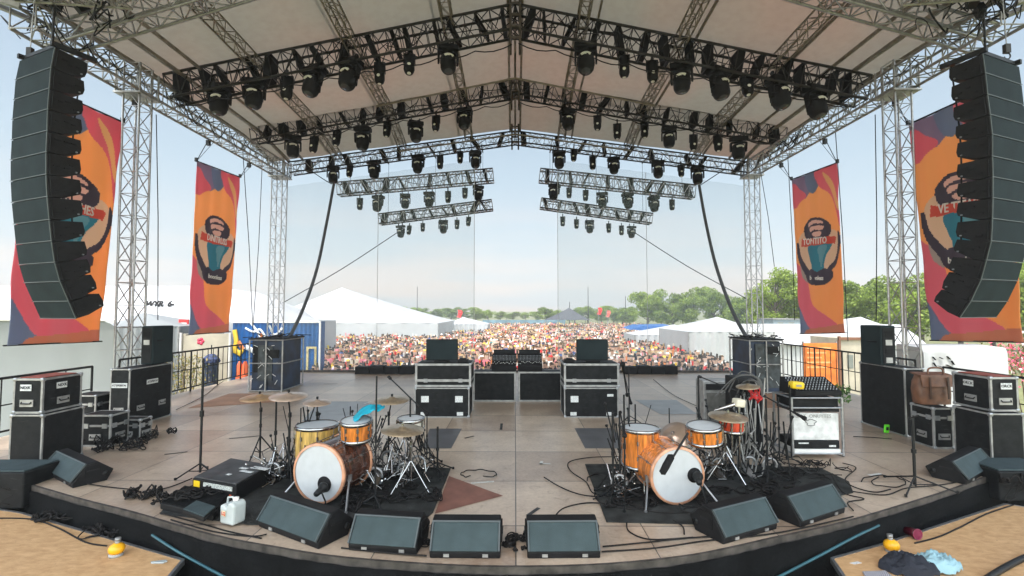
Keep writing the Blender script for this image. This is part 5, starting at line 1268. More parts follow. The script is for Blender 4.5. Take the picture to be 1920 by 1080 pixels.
mb = MB(); mb.lathe([(.035, 0), (.035, .04), (.0, .045)], 14, Matrix.Translation((.055, 0, .31))); part('cap', mb, white_paint, t, True)
mb = MB(); mb.path([(-.10, 0, .26), (-.09, 0, .33), (-.0, 0, .345), (.02, 0, .3)], .014, 6); part('handle', mb, jm, t, True)
mb = MB(); mb.bb(-.07, .0, -.107, -.101, .13, .2); o = part('label_patch', mb, M('label_cream', (.7, .6, .4), .6), t, True)
part('lettering', text_mb('LQ', .055, frame_T((-.035, -.109, .165), (1, 0, 0), (0, 0, 1)), .001, .002), M('label_red', (.6, .03, .02), .6), o, True)
def rot_box(name, lab, cat, pts, z0, h, top_m, body_m):
    P = [F(a, b_, z0) for a, b_ in pts]; t = thing(name, lab, cat, P[0])
    mb = MB(); mb.prism(P, (0, 0, h)); part('body', mb, body_m, t, bevel=.012)
    c = sum(P, V()) / 4; mb = MB(); mb.prism([c + (p - c) * .96 + V((0, 0, h + .001)) for p in P], (0, 0, .012)); part('lid', mb, top_m, t, bevel=.004)
    return t, P
t, P = rot_box('rack_case', 'open black rack case with control strip near the left front', 'rack case', [(360, 926), (442, 942), (508, 900), (432, 886)], .017, .19, M('matt_grey_lid', (.045, .047, .05), .6, var=.5, scale=6), black_plastic)
d = (P[1] - P[0]); n = V((d.y, -d.x, 0)).normalized() * .006
mb = MB(); a = P[0] + d * .28 + V((0, 0, .12)) + n; mb.prism([a, a + d * .65, a + d * .65 + V((0, 0, .05)), a + V((0, 0, .05))], n); o = part('control_strip', mb, M('control_strip', (.4, .42, .4), .5, var=.9, scale=90), t)
mb = MB(); a = P[0] + d * .05 + V((0, 0, .10)) + n; mb.prism([a, a + d * .14, a + d * .14 + V((0, 0, .07)), a + V((0, 0, .07))], n); part('yellow_label', mb, MATS['yellow_plastic'], t)
mb = MB()
for k in range(8):
    a = P[0] + d * (.45 + .06 * k) + V((0, 0, .03 + .03 * (k % 2))) + n; mb.prism([a, a + d * .04, a + d * .04 + V((0, 0, .02)), a + V((0, 0, .02))], n)
part('indicator', mb, M('orange_buttons', (.6, .1, .03), .5), t)
c = sum(P, V()) / 4 + V((0, 0, .017 + .192)); dx = d.normalized(); dy = V((-dx.y, dx.x, 0))
for (u, v_, a, b_) in ((.02, .06, .12, .05), (.14, .12, .26, .08), (.12, -.02, .2, .05), (.08, -.17, .06, .04)):
    mb = MB(); mb.prism([c + dx * u + dy * v_, c + dx * (u + a) + dy * v_, c + dx * (u + a) + dy * (v_ + b_), c + dx * u + dy * (v_ + b_)], (0, 0, .003)); part('paper_label', mb, sticker, t)
t, P = rot_box('floor_tray', 'flat black tray of cables lying before the open rack case', 'tray', [(300, 955), (400, 978), (432, 938), (345, 922)], .017, .07, black_cloth, black_plastic)
t, P = rot_box('flat_box', 'flat slate grey box lid lying beside the white jug', 'box', [(342, 965), (382, 980), (405, 960), (368, 948)], .1, .05, grille, black_plastic)
clutter('cables heaped on the flat black tray', [F(340, 945), F(380, 940)], .1, 18, .2, cable_m, h=.06)

# things on the platforms
PZ = -.25
for lab, px, py, lean in (('yellow drink bottle with grey cap on the left plywood platform', 217, 1042, .1), ('yellow drink bottle with clear neck on the right plywood platform', 1674, 1035, -.15)):
    c = F(px, py, PZ); t = thing('drink_bottle', lab, 'bottle', c)
    T = Matrix.Translation(c) @ Matrix.Rotation(lean, 4, 'Y')
    mb = MB(); mb.lathe([(.0, .035), (.062, .037), (.07, .06), (.072, .08), (.06, .105), (.03, .125), (.022, .13)], 20, T); part('body', mb, M('orange_yellow', (.85, .42, .01), .3), t)
    mb = MB(); mb.lathe([(.0, .002), (.062, .002), (.066, .012), (.06, .036), (.0, .036)], 20, T); part('base', mb, M('clear_pet', (.6, .6, .58), .1, trans=.5), t)
    mb = MB(); mb.lathe([(.022, .13), (.024, .15), (.02, .152), (.026, .155), (.026, .18), (0, .182)], 16, T); part('cap', mb, alu_dull, t)
c = F(300, 1054, PZ); mb = MB(); mb.prism([c + V((-.08, -.02, .002)), c + V((.05, .02, .002)), c + V((.075, .0, .002)), c + V((.06, -.035, .002)), c + V((-.06, -.04, .002))], (0, 0, .016)); single('clear_wrapper', mb, M('clear_wrapper', (.6, .68, .7), .2, trans=.4), 'flat crumpled clear wrapper on the left platform', 'wrapper', bevel=.005)
c = F(1600, 1054, PZ); mb = MB(); mb.prism([c + V((-.05, -.02, .001)), c + V((.05, .01, .001)), c + V((.07, -.02, .001)), c + V((-.02, -.045, .001))], (0, 0, .002)); single('paper_scrap', mb, sticker, 'small scrap of grey tape on the corner of the right platform', 'tape')
c = F(1716, 1010, PZ); t = thing('red_cup', 'dark red cup lying on its side by the right bottle', 'cup', c)
T = Tz(c + V((0, 0, .056)), (.15, -1, .1)); mb = MB(); mb.lathe([(.0, -.1), (.04, -.1), (.052, .0), (.056, .03), (.05, .03), (.047, 0), (.036, -.09), (.0, -.092)], 24, T); part('cup', mb, M('dark_red', (.07, .004, .013), .35), t)
mb = MB(); mb.lathe([(.05, .028), (.056, .028), (.058, .034), (.05, .034), (.05, .028)], 24, T); part('rim', mb, M('pink_rim', (.28, .03, .08), .4), t)
def blob(c, sx, sy, sz, seed, mi=0, mb=None, n=44, f=None):
    mb = mb or MB(); vs = []
    for j in range(n // 2 + 1):
        th = PI / 2 * j / (n // 2)
        for i in range(n):
            a = 2 * PI * i / n; q = 1 + .22 * noise.noise(V((math.cos(a) * 1.7, math.sin(a) * 1.7, seed + th)))
            cc = math.cos(th); z = max(0, math.sin(th)) * sz * (1 + .5 * noise.noise(V((math.cos(a) * 2 * cc, math.sin(a) * 2 * cc, seed + 5)))) + abs(noise.noise(V((math.cos(a) * 6 * cc, math.sin(a) * 6 * cc, seed)))) * .05
            vs.append(V(c) + V((math.cos(th) * math.cos(a) * sx * q, math.cos(th) * math.sin(a) * sy * q, z + .002)))
    fs = [(j * n + i, j * n + (i + 1) % n, (j + 1) * n + (i + 1) % n, (j + 1) * n + i) for j in range(n // 2) for i in range(n)]
    mb.add(vs, fs, mi, True); return mb
jk = thing('jacket', 'bundled black jacket with pale blue lining on the right platform', 'jacket', F(1720, 1065, PZ))
c = F(1705, 1068, PZ); part('cloth', blob(c, .26, .17, .12, 1), M('navy_cloth', (.012, .015, .025), .9, bump=.5, bscale=20), jk)
c = F(1745, 1064, PZ); part('lining', blob(c + V((.03, -.035, .02)), .2, .13, .115, 7), M('pale_blue_cloth', (.24, .40, .46), .85, bump=.4, bscale=18), jk)
mb = MB(); c = F(1640, 1076, PZ); mb.prism([c + V((-.14, -.08, .002)), c + V((.12, -.08, .002)), c + V((.13, .04, .002)), c + V((-.1, .02, .002))], (0, 0, .01))
chk = bpy.data.materials.new('checked_cloth'); nt, N, L = nodes_of(chk); b = N['Principled BSDF']; tc = N.new('ShaderNodeTexCoord'); ck = N.new('ShaderNodeTexChecker'); ck.inputs['Scale'].default_value = 110; ck.inputs['Color1'].default_value = (.6, .6, .65, 1); ck.inputs['Color2'].default_value = (.03, .03, .06, 1); L.new(tc.outputs['Object'], ck.inputs['Vector']); L.new(ck.outputs['Color'], b.inputs['Base Color'])
single('checked_cloth', mb, chk, 'folded black and white checked cloth beside the dark jacket', 'cloth')
for lab, pts, z in (('black cable lying along the left plywood platform', [(-10, 973), (60, 975), (110, 992), (160, 1018), (200, 1025)], PZ), ('black cable lying along the far edge of the right platform', [(1715, 1020), (1760, 1008), (1800, 990), (1850, 965), (1900, 948)], PZ),
                    ('thick dark pipe across the lower right corner of the platform', [(1850, 1092), (1885, 1070), (1925, 1050), (1980, 1030)], PZ)):
    mb = MB(); pipe = 'pipe' in lab; mb.path(smooth_pts([F(x, y, z) + V((0, 0, .03 if pipe else .009)) for x, y in pts], 6), .028 if pipe else .008, 6); single('pipe' if pipe else 'floor_cable', mb, black_metal if pipe else cable_m, lab, 'pipe' if pipe else 'cable')
# loose cables on the floor
CB = [('cable curling from the right rug to the stage front', [(1170, 858), (1110, 860), (1068, 868), (1070, 885), (1098, 905), (1110, 925), (1128, 932), (1112, 938)]),
 ('cable with plug end lying left of the right rug', [(1020, 897), (1050, 915), (1090, 930), (1140, 935)]),
 ('cable looping from the right rug towards the front wedge', [(1040, 970), (1060, 955), (1110, 945), (1180, 955), (1240, 965), (1330, 962), (1400, 945), (1470, 930)]),
 ('cable sweeping behind the right front wedge', [(1175, 983), (1180, 1000), (1220, 1015), (1300, 1010)]),
 ('short cable hanging off the rug by the angled right wedge', [(1262, 978), (1280, 990), (1283, 1005)]),
 ('cable running along the front edge right of centre', [(1130, 1028), (1200, 1022), (1300, 1012), (1350, 1008)]),
 ('second cable running along the front edge right of centre', [(1128, 1038), (1230, 1030), (1330, 1016), (1460, 1002), (1600, 972)]),
 ('cable running along the front edge left of centre', [(640, 1030), (720, 1040), (800, 1046)]),
 ('cable lying along the left front edge by the jug', [(300, 965), (380, 985), (430, 1000), (490, 1012)]),
 ('second cable along the left front edge by the jug', [(320, 978), (400, 1000), (470, 1008), (500, 1006)]),
 ('cable from the left end wedge to the coil', [(150, 908), (200, 915), (250, 920)]),
 ('cable from the coil to the open rack case', [(280, 925), (320, 915), (360, 900)]),
 ('cable looping on the floor at the right behind the stand', [(1580, 870), (1605, 880), (1585, 900), (1600, 915), (1640, 925), (1670, 920)]),
 ('cable winding from the white rack to the right stand', [(1575, 905), (1560, 890), (1580, 925), (1620, 938), (1590, 945), (1600, 960)]),
 ('cable crossing the right stage front to the edge', [(1600, 925), (1660, 930), (1700, 918), (1760, 912), (1800, 905)]),
 ('cable trailing along the floor left of the big right case', [(1600, 820), (1640, 822), (1672, 825)]),
 ('cable across the rear deck behind the orange floor tom', [(1225, 712), (1260, 740), (1300, 760), (1330, 772)]),
 ('cable along the left railing on the deck', [(330, 770), (380, 745), (405, 725), (420, 715)]),
 ('cable snaking at the left edge of the right rug', [(1150, 880), (1130, 905), (1115, 930), (1135, 950), (1190, 960)]),
 ('cable looping right of the left rug corner', [(820, 868), (830, 885), (822, 893), (812, 885)])]
for lab, pts in CB:
    mb = MB(); mb.path(smooth_pts([F(x, y) + V((0, 0, .012 + .01 * RND())) for x, y in pts], 6), .0075, 6); single('floor_cable', mb, cable_m, lab, 'cable', 'loose cables on the stage floor')

for k_, (x_, y_, sp_) in enumerate([(1500, 905, 60), (1120, 900, 40), (1340, 965, 60), (560, 985, 50), (1010, 1010, 40), (1640, 905, 50), (870, 890, 30)]):
    mb = MB(); q = []
    a_ = U(0, 6)
    for i in range(16):
        a_ += U(.25, .75); q.append(F(x_ + sp_ * math.cos(a_) * (.5 + .5 * i / 16) + i * 3, min(1035, y_ + sp_ * .22 * math.sin(a_))) + V((0, 0, .014 + .012 * (i % 2))))
    mb.path(smooth_pts(q, 5), .007, 6)
    single('floor_cable', mb, cable_m, 'loosely looped cable lying ' + ['right of the right drum rug', 'over the left corner of the right rug', 'before the right bass drum', 'between the left bass drum and the angled wedge', 'behind the two middle wedges', 'left of the right tripod stand', 'beside the corner of the left rug'][k_], 'cable', 'loose cables on the stage floor')
# ------------------------------------------------------------------ open dark case stacks at the rear corners
def case_stack(lab, pc, pyb, pf, psd, h, s):
    c = F(pc, pyb); xf = D(pf, pyb, c.y).x; yb = PX(psd, c.x)
    t = thing('equipment_cage', lab, 'equipment cage', (c.x, c.y, 0), 0, 'dark equipment cages at the rear corners')
    x0, x1 = min(c.x, xf), max(c.x, xf); y0, y1 = c.y, yb
    mb = MB(); e = .05; mb.bb(x0 + e, x1 - e, y0 + e, y1 - e, .03, h - .03); part('inner_panel', mb, M('dark_blue_panel', (.006, .018, .045), .5, var=.9, scale=2.5), t)
    mb = MB()
    for x in (x0, x1, (x0 + x1) / 2):
        for y in (y0, y1): mb.tube((x, y, .0), (x, y, h), .022, 6)
    for z in (.03, h * .55, h):
        for y in (y0, y1): mb.tube((x0, y, z), (x1, y, z), .018, 6)
        for x in (x0, x1): mb.tube((x, y0, z), (x, y1, z), .018, 6)
    part('frame', mb, alu_dull, t)
    mb = MB(); mb.bb(x0 - .03, x1 + .03, y0 - .03, y1 + .03, h + .02, h + .05); part('lid', mb, black_panel, t)
    for k in range(5):
        mb = MB(); xa = x0 + e + (x1 - x0 - 2 * e) * RND() * .6; mb.bb(xa, xa + U(.2, .5), y0 + .03 - .003 * k, y0 + e - .005 + .001 * k, h * U(.05, .7), h * U(.72, .95)); part('equipment_panel', mb, black_panel if k % 2 else M('worn_black', (.03, .04, .045), .5, var=.9, scale=6), t)
    mb = MB()
    for k in range(16):
        a = V((U(x0, x1), U(y0, y1), h + .06)); mb.path(smooth_pts([a, a + V((U(-.2, .2), U(-.1, .1), U(0, .12))), a + V((U(-.3, .3), U(-.1, .1), .01))], 4), .012, 5)
    part('cable_tangle', mb, cable_m, t)
    mb = MB()
    for k in range(18): a = V((U(x0 + .05, x1 - .05), y0 + .02, U(.1, h - .1))); mb.bar(a, a + V((U(-.12, .12), 0, U(-.12, .12))), .012, .012)
    part('bracket', mb, sticker, t)
case_stack('dark blue and black equipment cage at the rear left of the stage', 528, 735, 466, 570, 1.42, -1)
case_stack('dark blue and black equipment cage at the rear right of the stage', 1408, 738, 1470, 1367, 1.42, 1)

# ------------------------------------------------------------------ crowd railings on the stage sides
def railing(lab, x, y0, y1, h, n, m=black_metal):
    t = thing('railing', lab, 'railing', (x, y0, 0))
    fr = MB(); fr.tube((x, y0, h), (x, y1, h), .024, 6); fr.tube((x, y0, .12), (x, y1, .12), .018, 6); fr.tube((x, y0, h * .55), (x, y1, h * .55), .012, 6)
    part('rail', fr, m, t)
    k = int((y1 - y0) / n); 
    for i in range(k + 1):
        yy = y0 + (y1 - y0) * i / k; big = i % 5 == 0
        b_ = MB(); b_.tube((x, yy, 0.0 if big else .12), (x, yy, h), .022 if big else .011, 6); part('post' if big else 'baluster', b_, m, t)
railing('dark metal railing along the left side of the stage', -8.98, 10.9, 17.2, 1.12, .24)
railing('dark metal railing along the right side of the stage', 8.98, 10.9, 17.2, 1.12, .24)
railing('grey safety rail behind the stacked cases at the left end', -8.98, 7.2, 10.2, 1.05, .5, black_metal)
railing('grey safety rail behind the stacked cases at the right end', 8.98, 7.2, 10.2, 1.05, .5, black_metal)
# ------------------------------------------------------------------ tents and structures beyond the stage
def marquee(name, lab, x0, x1, y0, y1, ze, peak, zp, m=white_vinyl, wall=True, grp=None, wm=None, cat='tent'):
    t = thing(name, lab, cat, ((x0 + x1) / 2, (y0 + y1) / 2, GZ), 0, grp)
    mb = MB(); n = 14; vs = []; px_, py_ = peak
    # concave pitched skin from a rectangle to its peak
    def ring(k):
        f = (k / n); q = f ** 1.25
        out = []
        for i in range(24):
            s = i / 24 * 4; e = int(s); r_ = s - e
            cx = [x0, x1, x1, x0, x0]; cy = [y0, y0, y1, y1, y0]
            x = cx[e] + (cx[e + 1] - cx[e]) * r_; y = cy[e] + (cy[e + 1] - cy[e]) * r_
            out.append((x + (px_ - x) * f, y + (py_ - y) * f, ze + (zp - ze) * (q * .55 + f * .45)))
        return out
    for k in range(n + 1): vs += ring(k)
    mb.add(vs, [(k * 24 + i, k * 24 + (i + 1) % 24, (k + 1) * 24 + (i + 1) % 24, (k + 1) * 24 + i) for k in range(n) for i in range(24)], 0, True)
    part('roof', mb, m, t)
    if wall:
        mb = MB(); vs = []; nn = 50
        P = [(x0, y1), (x0, y0), (x1, y0), (x1, y1)]
        for a, b_ in zip(P, P[1:]):
            o_ = len(mb.v); vs = []
            for i in range(nn + 1):
                f = i / nn; x = a[0] + (b_[0] - a[0]) * f; y = a[1] + (b_[1] - a[1]) * f; w_ = .05 * math.sin(i * 1.1)
                vs += [(x, y + w_, ze), (x, y + w_ * 1.5, GZ)]
            mb.add(vs, [(2 * i, 2 * i + 2, 2 * i + 3, 2 * i + 1) for i in range(nn)], 0, True)
        part('wall', mb, wm or m, t)
    for x in (x0, x1):
        for y in (y0, y1):
            p = MB(); p.tube((x, y - .06, GZ), (x, y - .06, ze), .05, 6); part('pole', p, alu_dull, t)
    return t
def atx(px, Y): return D(px, 600, Y).x
def atz(py, Y): return D(966, py, Y).z
# big white marquee with the peak left of centre
Y = 50; marquee('marquee', 'big white peaked marquee left of the crowd', atx(455, Y), atx(822, Y), Y, Y + 14, atz(606, Y), (atx(640, Y + 5), Y + 5), atz(539, Y + 5))
Y = 62; marquee('marquee', 'small distant white tent beside the big marquee', atx(836, Y), atx(915, Y), Y, Y + 5, atz(608, Y), (atx(868, Y + 2), Y + 2), atz(594, Y + 2))
Y = 75; marquee('marquee', 'dark grey peaked tent in the middle of the far crowd', atx(1026, Y), atx(1108, Y), Y, Y + 6, atz(600, Y), (atx(1067, Y + 3), Y + 3), atz(577, Y + 3), M('dark_canvas', (.07, .075, .085), .7), wall=False)
Y = 30; marquee('marquee', 'white peaked tent right of the crowd', atx(1290, Y), atx(1450, Y), Y, Y + 6, atz(622, Y), (atx(1345, Y + 3), Y + 3), atz(594, Y + 3))
Y = 34; marquee('marquee', 'small white peaked tent behind the smaller right banner', atx(1572, Y), atx(1668, Y), Y, Y + 5, atz(612, Y), (atx(1614, Y + 2), Y + 2), atz(594, Y + 2))
Y = 40; marquee('marquee', 'long low white awning between the crowd and the right tent', atx(1190, Y), atx(1300, Y), Y, Y + 4, atz(628, Y), (atx(1265, Y + 2), Y + 2), atz(608, Y + 2))
# long white hall left
Y = 24; t = thing('long_marquee', 'long white marquee roof stretching behind both left banners', 'tent', (atx(100, Y), Y, GZ))
mb = MB(); xa, xb = atx(-500, Y), atx(505, Y); vs = []; n = 60
for i in range(n + 1):
    x = xa + (xb - xa) * i / n; sc_ = .06 * math.sin(i * 1.05); taper = max(0, (x - atx(300, Y)) / (xb - atx(300, Y))); hp = min(1, max(0, (x - atx(425, Y)) / (xb - atx(425, Y)))); ez_ = atz(604, Y); zt = (atz(536, Y + 3) * (1 - taper) + atz(556, Y + 3) * taper) * (1 - hp) + ez_ * hp
    vs += [(x, Y, atz(604, Y) + sc_ * .3), (x, Y + 1.2, (atz(575, Y) + sc_) * (1 - hp) + ez_ * hp), (x, Y + 3, zt), (x, Y + 9, (zt - 1) * (1 - hp) + (ez_ - .1) * hp)]
mb.add(vs, [(4 * i + j, 4 * i + 4 + j, 4 * i + 5 + j, 4 * i + 1 + j) for i in range(n) for j in range(3)], 0, True); mb.add([(xb, Y, atz(604, Y)), (xb, Y + 9, atz(604, Y) - .1), (xb, Y + 9, GZ), (xb, Y, GZ)], [(0, 1, 2, 3)]); part('roof', mb, white_vinyl, t)
mb = MB(); vs = []
for i in range(n + 1): x = xa + (xb - xa) * i / n; vs += [(x, Y + .02 + .05 * math.sin(i), atz(604, Y)), (x, Y + .05 + .07 * math.sin(i), GZ)]
mb.add(vs, [(2 * i, 2 * i + 2, 2 * i + 3, 2 * i + 1) for i in range(n)], 0, True); part('wall', mb, white_vinyl, t)
p = D(300, 570, Y + 1.3); part('lettering', text_mb('WYR  6-', .42, frame_T(p, (1, 0, 0), (0, .5, 1)), .01, .02), rubber, t)
# grey vinyl side wall close behind the left line array
Y = 13.6; t = thing('vinyl_wall', 'pale blue grey vinyl weather wall behind the large left banner', 'tent wall', (atx(0, Y), Y, GZ))
mb = MB(); vs = []; xa, xb = atx(-420, Y), atx(236, Y); n = 50; rows = 8
for i in range(n + 1):
    x = xa + (xb - xa) * i / n; zt = atz(598, Y) + 0.0 - .25 * max(0, (i / n - .93) / .07) ** 2
    for j in range(rows):
        f = j / (rows - 1); vs.append((x, Y + .08 * noise.noise(V((x * 1.2, f * 3, 0))) + .05 * math.sin(i * .9) * f + (-.3 * (1 - f) ** 3), zt + (GZ - zt) * f))
mb.add(vs, [(i * rows + j, (i + 1) * rows + j, (i + 1) * rows + j + 1, i * rows + j + 1) for i in range(n) for j in range(rows - 1)], 0, True); part('sheet', mb, grey_vinyl, t)
mb = MB(); mb.tube((xa, Y - .33, atz(598, Y)), (xb, Y - .33, atz(600, Y)), .035, 6); part('top_rail', mb, white_paint, t)
Y = 20; marquee('dome_tent', 'small grey domed tent behind the tall left loudspeaker', atx(195, Y), atx(338, Y), Y, Y + 3, atz(612, Y), (atx(268, Y + 1.5), Y + 1.5), atz(586, Y + 1.5), grey_vinyl)
# cream hoarding, red sign, blue mural
cream = M('cream_board', (.46, .42, .33), .7, var=.15, scale=2)
Y = 19.5; t = thing('hoarding', 'cream hoarding with a pink flower below the smaller left banner', 'hoarding', (atx(340, Y), Y, GZ))
mb = MB(); mb.bb(atx(340, Y), atx(434, Y), Y, Y + .08, GZ, atz(626, Y)); part('board', mb, cream, t)
mb = MB(); c = D(376, 640, Y - .01)
for k in range(5): a = k * 2 * PI / 5; mb.lathe([(0, .004), (.07, 0), (.07, -.006)], 10, Tz(c + V((.09 * math.cos(a), 0, .09 * math.sin(a))), (0, -1, 0)))
part('flower_print', mb, M('pink_print', (.65, .04, .1), .6), t)
for px in (342, 434):
    mb = MB(); mb.tube((atx(px, Y), Y - .05, GZ), (atx(px, Y), Y - .05, atz(624, Y)), .05, 6); part('post', mb, white_paint, t)
Y = 21; t = thing('red_sign', 'small red and white sign at the edge of the smaller left banner', 'sign', D(343, 608, Y))
mb = MB(); mb.bb(atx(335, Y), atx(353, Y), Y, Y + .06, atz(616, Y), atz(599, Y)); part('board', mb, M('sign_red', (.7, .03, .03), .5), t)
mb = MB(); mb.bb(atx(339, Y), atx(350, Y), Y - .012, Y - .002, atz(609, Y), atz(605, Y)); part('stripe', mb, white_paint, t)
mb = MB(); mb.tube((atx(338, Y), Y + .03, GZ), (atx(338, Y), Y + .03, atz(616, Y)), .04, 6); part('post', mb, alu_dull, t)
Y = 22; t = thing('mural_container', 'bright blue container with yellow and white painted waves, rear left', 'container', (atx(520, Y), Y, GZ))
xa, xb, zt = atx(436, Y), atx(600, Y), atz(603, Y)
mb = MB(); n = 40; vs = []
for i in range(n + 1): x = xa + (xb - xa) * i / n; yy = Y + (.0 if i % 2 else .04); vs += [(x, yy, GZ), (x, yy, zt)]
mb.add(vs, [(2 * i, 2 * i + 2, 2 * i + 3, 2 * i + 1) for i in range(n)]); mb.bb(xa, xb, Y + .05, Y + .6, GZ, zt); part('body', mb, M('mural_blue', (.01, .085, .27), .45, var=.35, scale=1.2), t)
mb = MB(); mb.bb(xa - .04, xb + .04, Y - .03, Y + .02, zt - .06, zt + .03); mb.bb(xb - .03, xb + .05, Y - .03, Y + .02, GZ, zt - .06); part('edge', mb, white_paint, t)
yl = M('mural_yellow', (.8, .55, .05), .5); wh = M('mural_white', (.7, .75, .78), .5)
for pts, m_, r_ in (([(440, 618), (443, 640), (441, 655), (452, 665)], yl, .12), ([(447, 640), (456, 655)], M('mural_orange', (.7, .25, .08), .5), .1), ([(460, 650), (478, 660), (485, 668)], wh, .12), ([(460, 615), (475, 622), (488, 618), (498, 632)], wh, .05), ([(470, 605), (485, 625), (490, 640)], wh, .06), ([(505, 610), (515, 628), (530, 615)], wh, .05), ([(438, 658), (450, 662), (455, 655)], yl, .09), ([(488, 626), (491, 632)], M('mural_orange', (.7, .25, .08), .5), .08)):
    mb = MB(); mb.path(smooth_pts([D(x, y, Y - .01) for x, y in pts], 5), r_, 6); mb.v = [(x, Y - .02 + (y - Y) * .15, z) for x, y, z in mb.v]; part('painted_wave', mb, m_, t)
mb = MB()
for (a, c, d, e) in ((576, 580, 650, 700), (591, 595, 650, 700), (580, 591, 650, 654)): mb.bb(atx(a, Y), atx(c, Y), Y - .03, Y - .022, atz(e, Y), atz(d, Y))
part('patterned_frame', mb, M('faded_mural_yellow', (.5, .42, .2), .6, var=.5, scale=8), t)
# left side bits near railing
lf = MB()
for k in range(900):
    a = V((atx(352, 18) + random.gauss(0, .45), 18 + random.gauss(0, .3), U(-1.2, .55))); s_ = U(.03, .075); R = Euler((U(0, 6), U(0, 6), U(0, 6))).to_matrix(); lf.add([a + R @ V(q) * s_ for q in ((-1, 0, 0), (0, .4, 0), (1, 0, 0), (0, -.4, 0))], [(0, 1, 2, 3)], k % 2)
t = thing('dry_shrub', 'dry yellow green shrub behind the left railing', 'shrub', (atx(352, 18), 18, GZ)); part('foliage', lf, [M('dry_leaf', (.42, .33, .1), .7, var=.4), M('olive_leaf', (.15, .17, .04), .7, var=.4)], t)
mb = MB()
for k in range(14): mb.tube((atx(352, 18), 18, GZ), (atx(352, 18) + U(-.5, .5), 18 + U(-.3, .3), U(-.2, .5)), .015, 5, .006)
part('stem', mb, M('twig', (.12, .08, .05), .8), t)
Y = 18.6; c = D(396, 676, Y); t = thing('striped_umbrella', 'half folded dark blue striped umbrella behind the left railing', 'umbrella', (c.x, Y, GZ))
mb = MB(); mb.lathe([(.0, .26), (.12, .24), (.26, .12), (.32, -.02), (.30, -.08)], 16, Matrix.Translation(c)); part('canopy', mb, M('navy_stripe', (.04, .06, .14), .7, var=.9, scale=9), t)
mb = MB(); mb.tube((c.x, Y, GZ), (c.x, Y, c.z + .6), .02, 6); part('pole', mb, dark_truss, t)
mb = MB(); mb.lathe([(.26, -.1), (.2, -.4), (.24, -.9), (.2, -1.3)], 12, Matrix.Translation(c)); part('drape', mb, M('navy_drape', (.05, .07, .12), .8, var=.6), t)
for k, px in enumerate((452, 462)):
    Y = 17.9; mb = MB(); x = atx(px, Y); mb.lathe([(.16, GZ), (.14, GZ + 1.6), (.1, GZ + 2.2), (.04, GZ + 2.35)], 12, Matrix.Translation((x, Y, 0))); single('marker_post', mb, M('orange_post', (.75, .13, .04), .5), 'orange red marker post beside the left cage, %s one' % ('outer' if k == 0 else 'inner'), 'post')

# right side structures
Y = 30; t = thing('long_marquee', 'long white canopy behind the smaller right banner', 'tent', (atx(1520, Y), Y, GZ))
mb = MB(); xa, xb = atx(1425, Y), atx(1735, Y); vs = []; n = 40
for i in range(n + 1): x = xa + (xb - xa) * i / n; w_ = .06 * math.sin(i * 1.3); vs += [(x, Y, atz(646, Y) + w_), (x, Y + .8, atz(628, Y)), (x, Y + 2, atz(610, Y)), (x, Y + 6, atz(612, Y))]
mb.add(vs, [(4 * i + j, 4 * i + 4 + j, 4 * i + 5 + j, 4 * i + 1 + j) for i in range(n) for j in range(3)], 0, True); part('roof', mb, white_vinyl, t)
mb = MB(); mb.bb(xa, xb, Y + .3, Y + .36, GZ, atz(640, Y)); part('wall', mb, white_vinyl, t)
Y = 20; t = thing('orange_board', 'orange printed board behind the right railing', 'sign board', (atx(1506, Y), Y, GZ))
mb = MB(); mb.bb(atx(1506, Y), atx(1568, Y), Y, Y + .06, atz(738, Y), atz(643, Y)); o = part('board', mb, M('orange_print', (.8, .2, .03), .6, var=.3, scale=3), t)
mb = MB()
for k in range(5): z = atz(652 + k * 9, Y); mb.bb(atx(1511, Y), atx(1556 - (k % 3) * 9, Y), Y - .012, Y - .002, z - .035, z + .03)
part('printed_line', mb, M('pale_orange_print', (.8, .42, .16), .6), o)
for px in (1507, 1569): mb = MB(); mb.tube((atx(px, Y), Y + .1, GZ), (atx(px, Y), Y + .1, atz(640, Y)), .04, 6); part('post', mb, alu_dull, t)
t = thing('hoarding', 'cream kiosk with brown frame behind the right railing', 'kiosk', (atx(1572, 21), 21, GZ)); Y = 21
mb = MB(); mb.bb(atx(1571, Y), atx(1625, Y), Y, Y + 2, GZ, atz(634, Y)); part('wall', mb, cream, t)
mb = MB(); mb.bb(atx(1569, Y), atx(1573, Y), Y - .08, Y - .002, GZ, atz(630, Y)); mb.bb(atx(1569, Y), atx(1626, Y), Y - .1, Y - .002, atz(637, Y), atz(632, Y)); part('frame', mb, M('brown_wood', (.2, .09, .05), .6), t)
mb = MB(); mb.bb(atx(1586, Y), atx(1597, Y), Y - .02, Y - .002, atz(690, Y), atz(665, Y)); part('window', mb, M('dim_window', (.2, .22, .2), .3), t)
Y = 45; t = thing('site_cabin', 'grey blue site cabin left of the smaller right banner', 'cabin', (atx(1450, Y), Y, GZ))
mb = MB(); mb.bb(atx(1450, Y), atx(1500, Y), Y, Y + 3, GZ, atz(599, Y)); part('body', mb, M('cabin_grey', (.2, .25, .28), .6, var=.2), t)
mb = MB(); mb.bb(atx(1449, Y), atx(1501, Y), Y - .1, Y + 3.1, atz(599, Y), atz(597.5, Y)); part('roof', mb, alu_dull, t)
for k in range(2): mb = MB(); mb.bb(atx(1458 + 20 * k, Y), atx(1468 + 20 * k, Y), Y - .05, Y - .01, atz(612, Y), atz(604, Y)); part('window', mb, M('dim_window', (.2, .22, .2), .3), t)
Y = 13.2; t = thing('tarp_barrier', 'white tarpaulin covered barrier with black marks at the right side', 'barrier', (atx(1730, Y), Y, GZ))
zt = atz(652, Y); mb = MB(); vs = []; n = 30
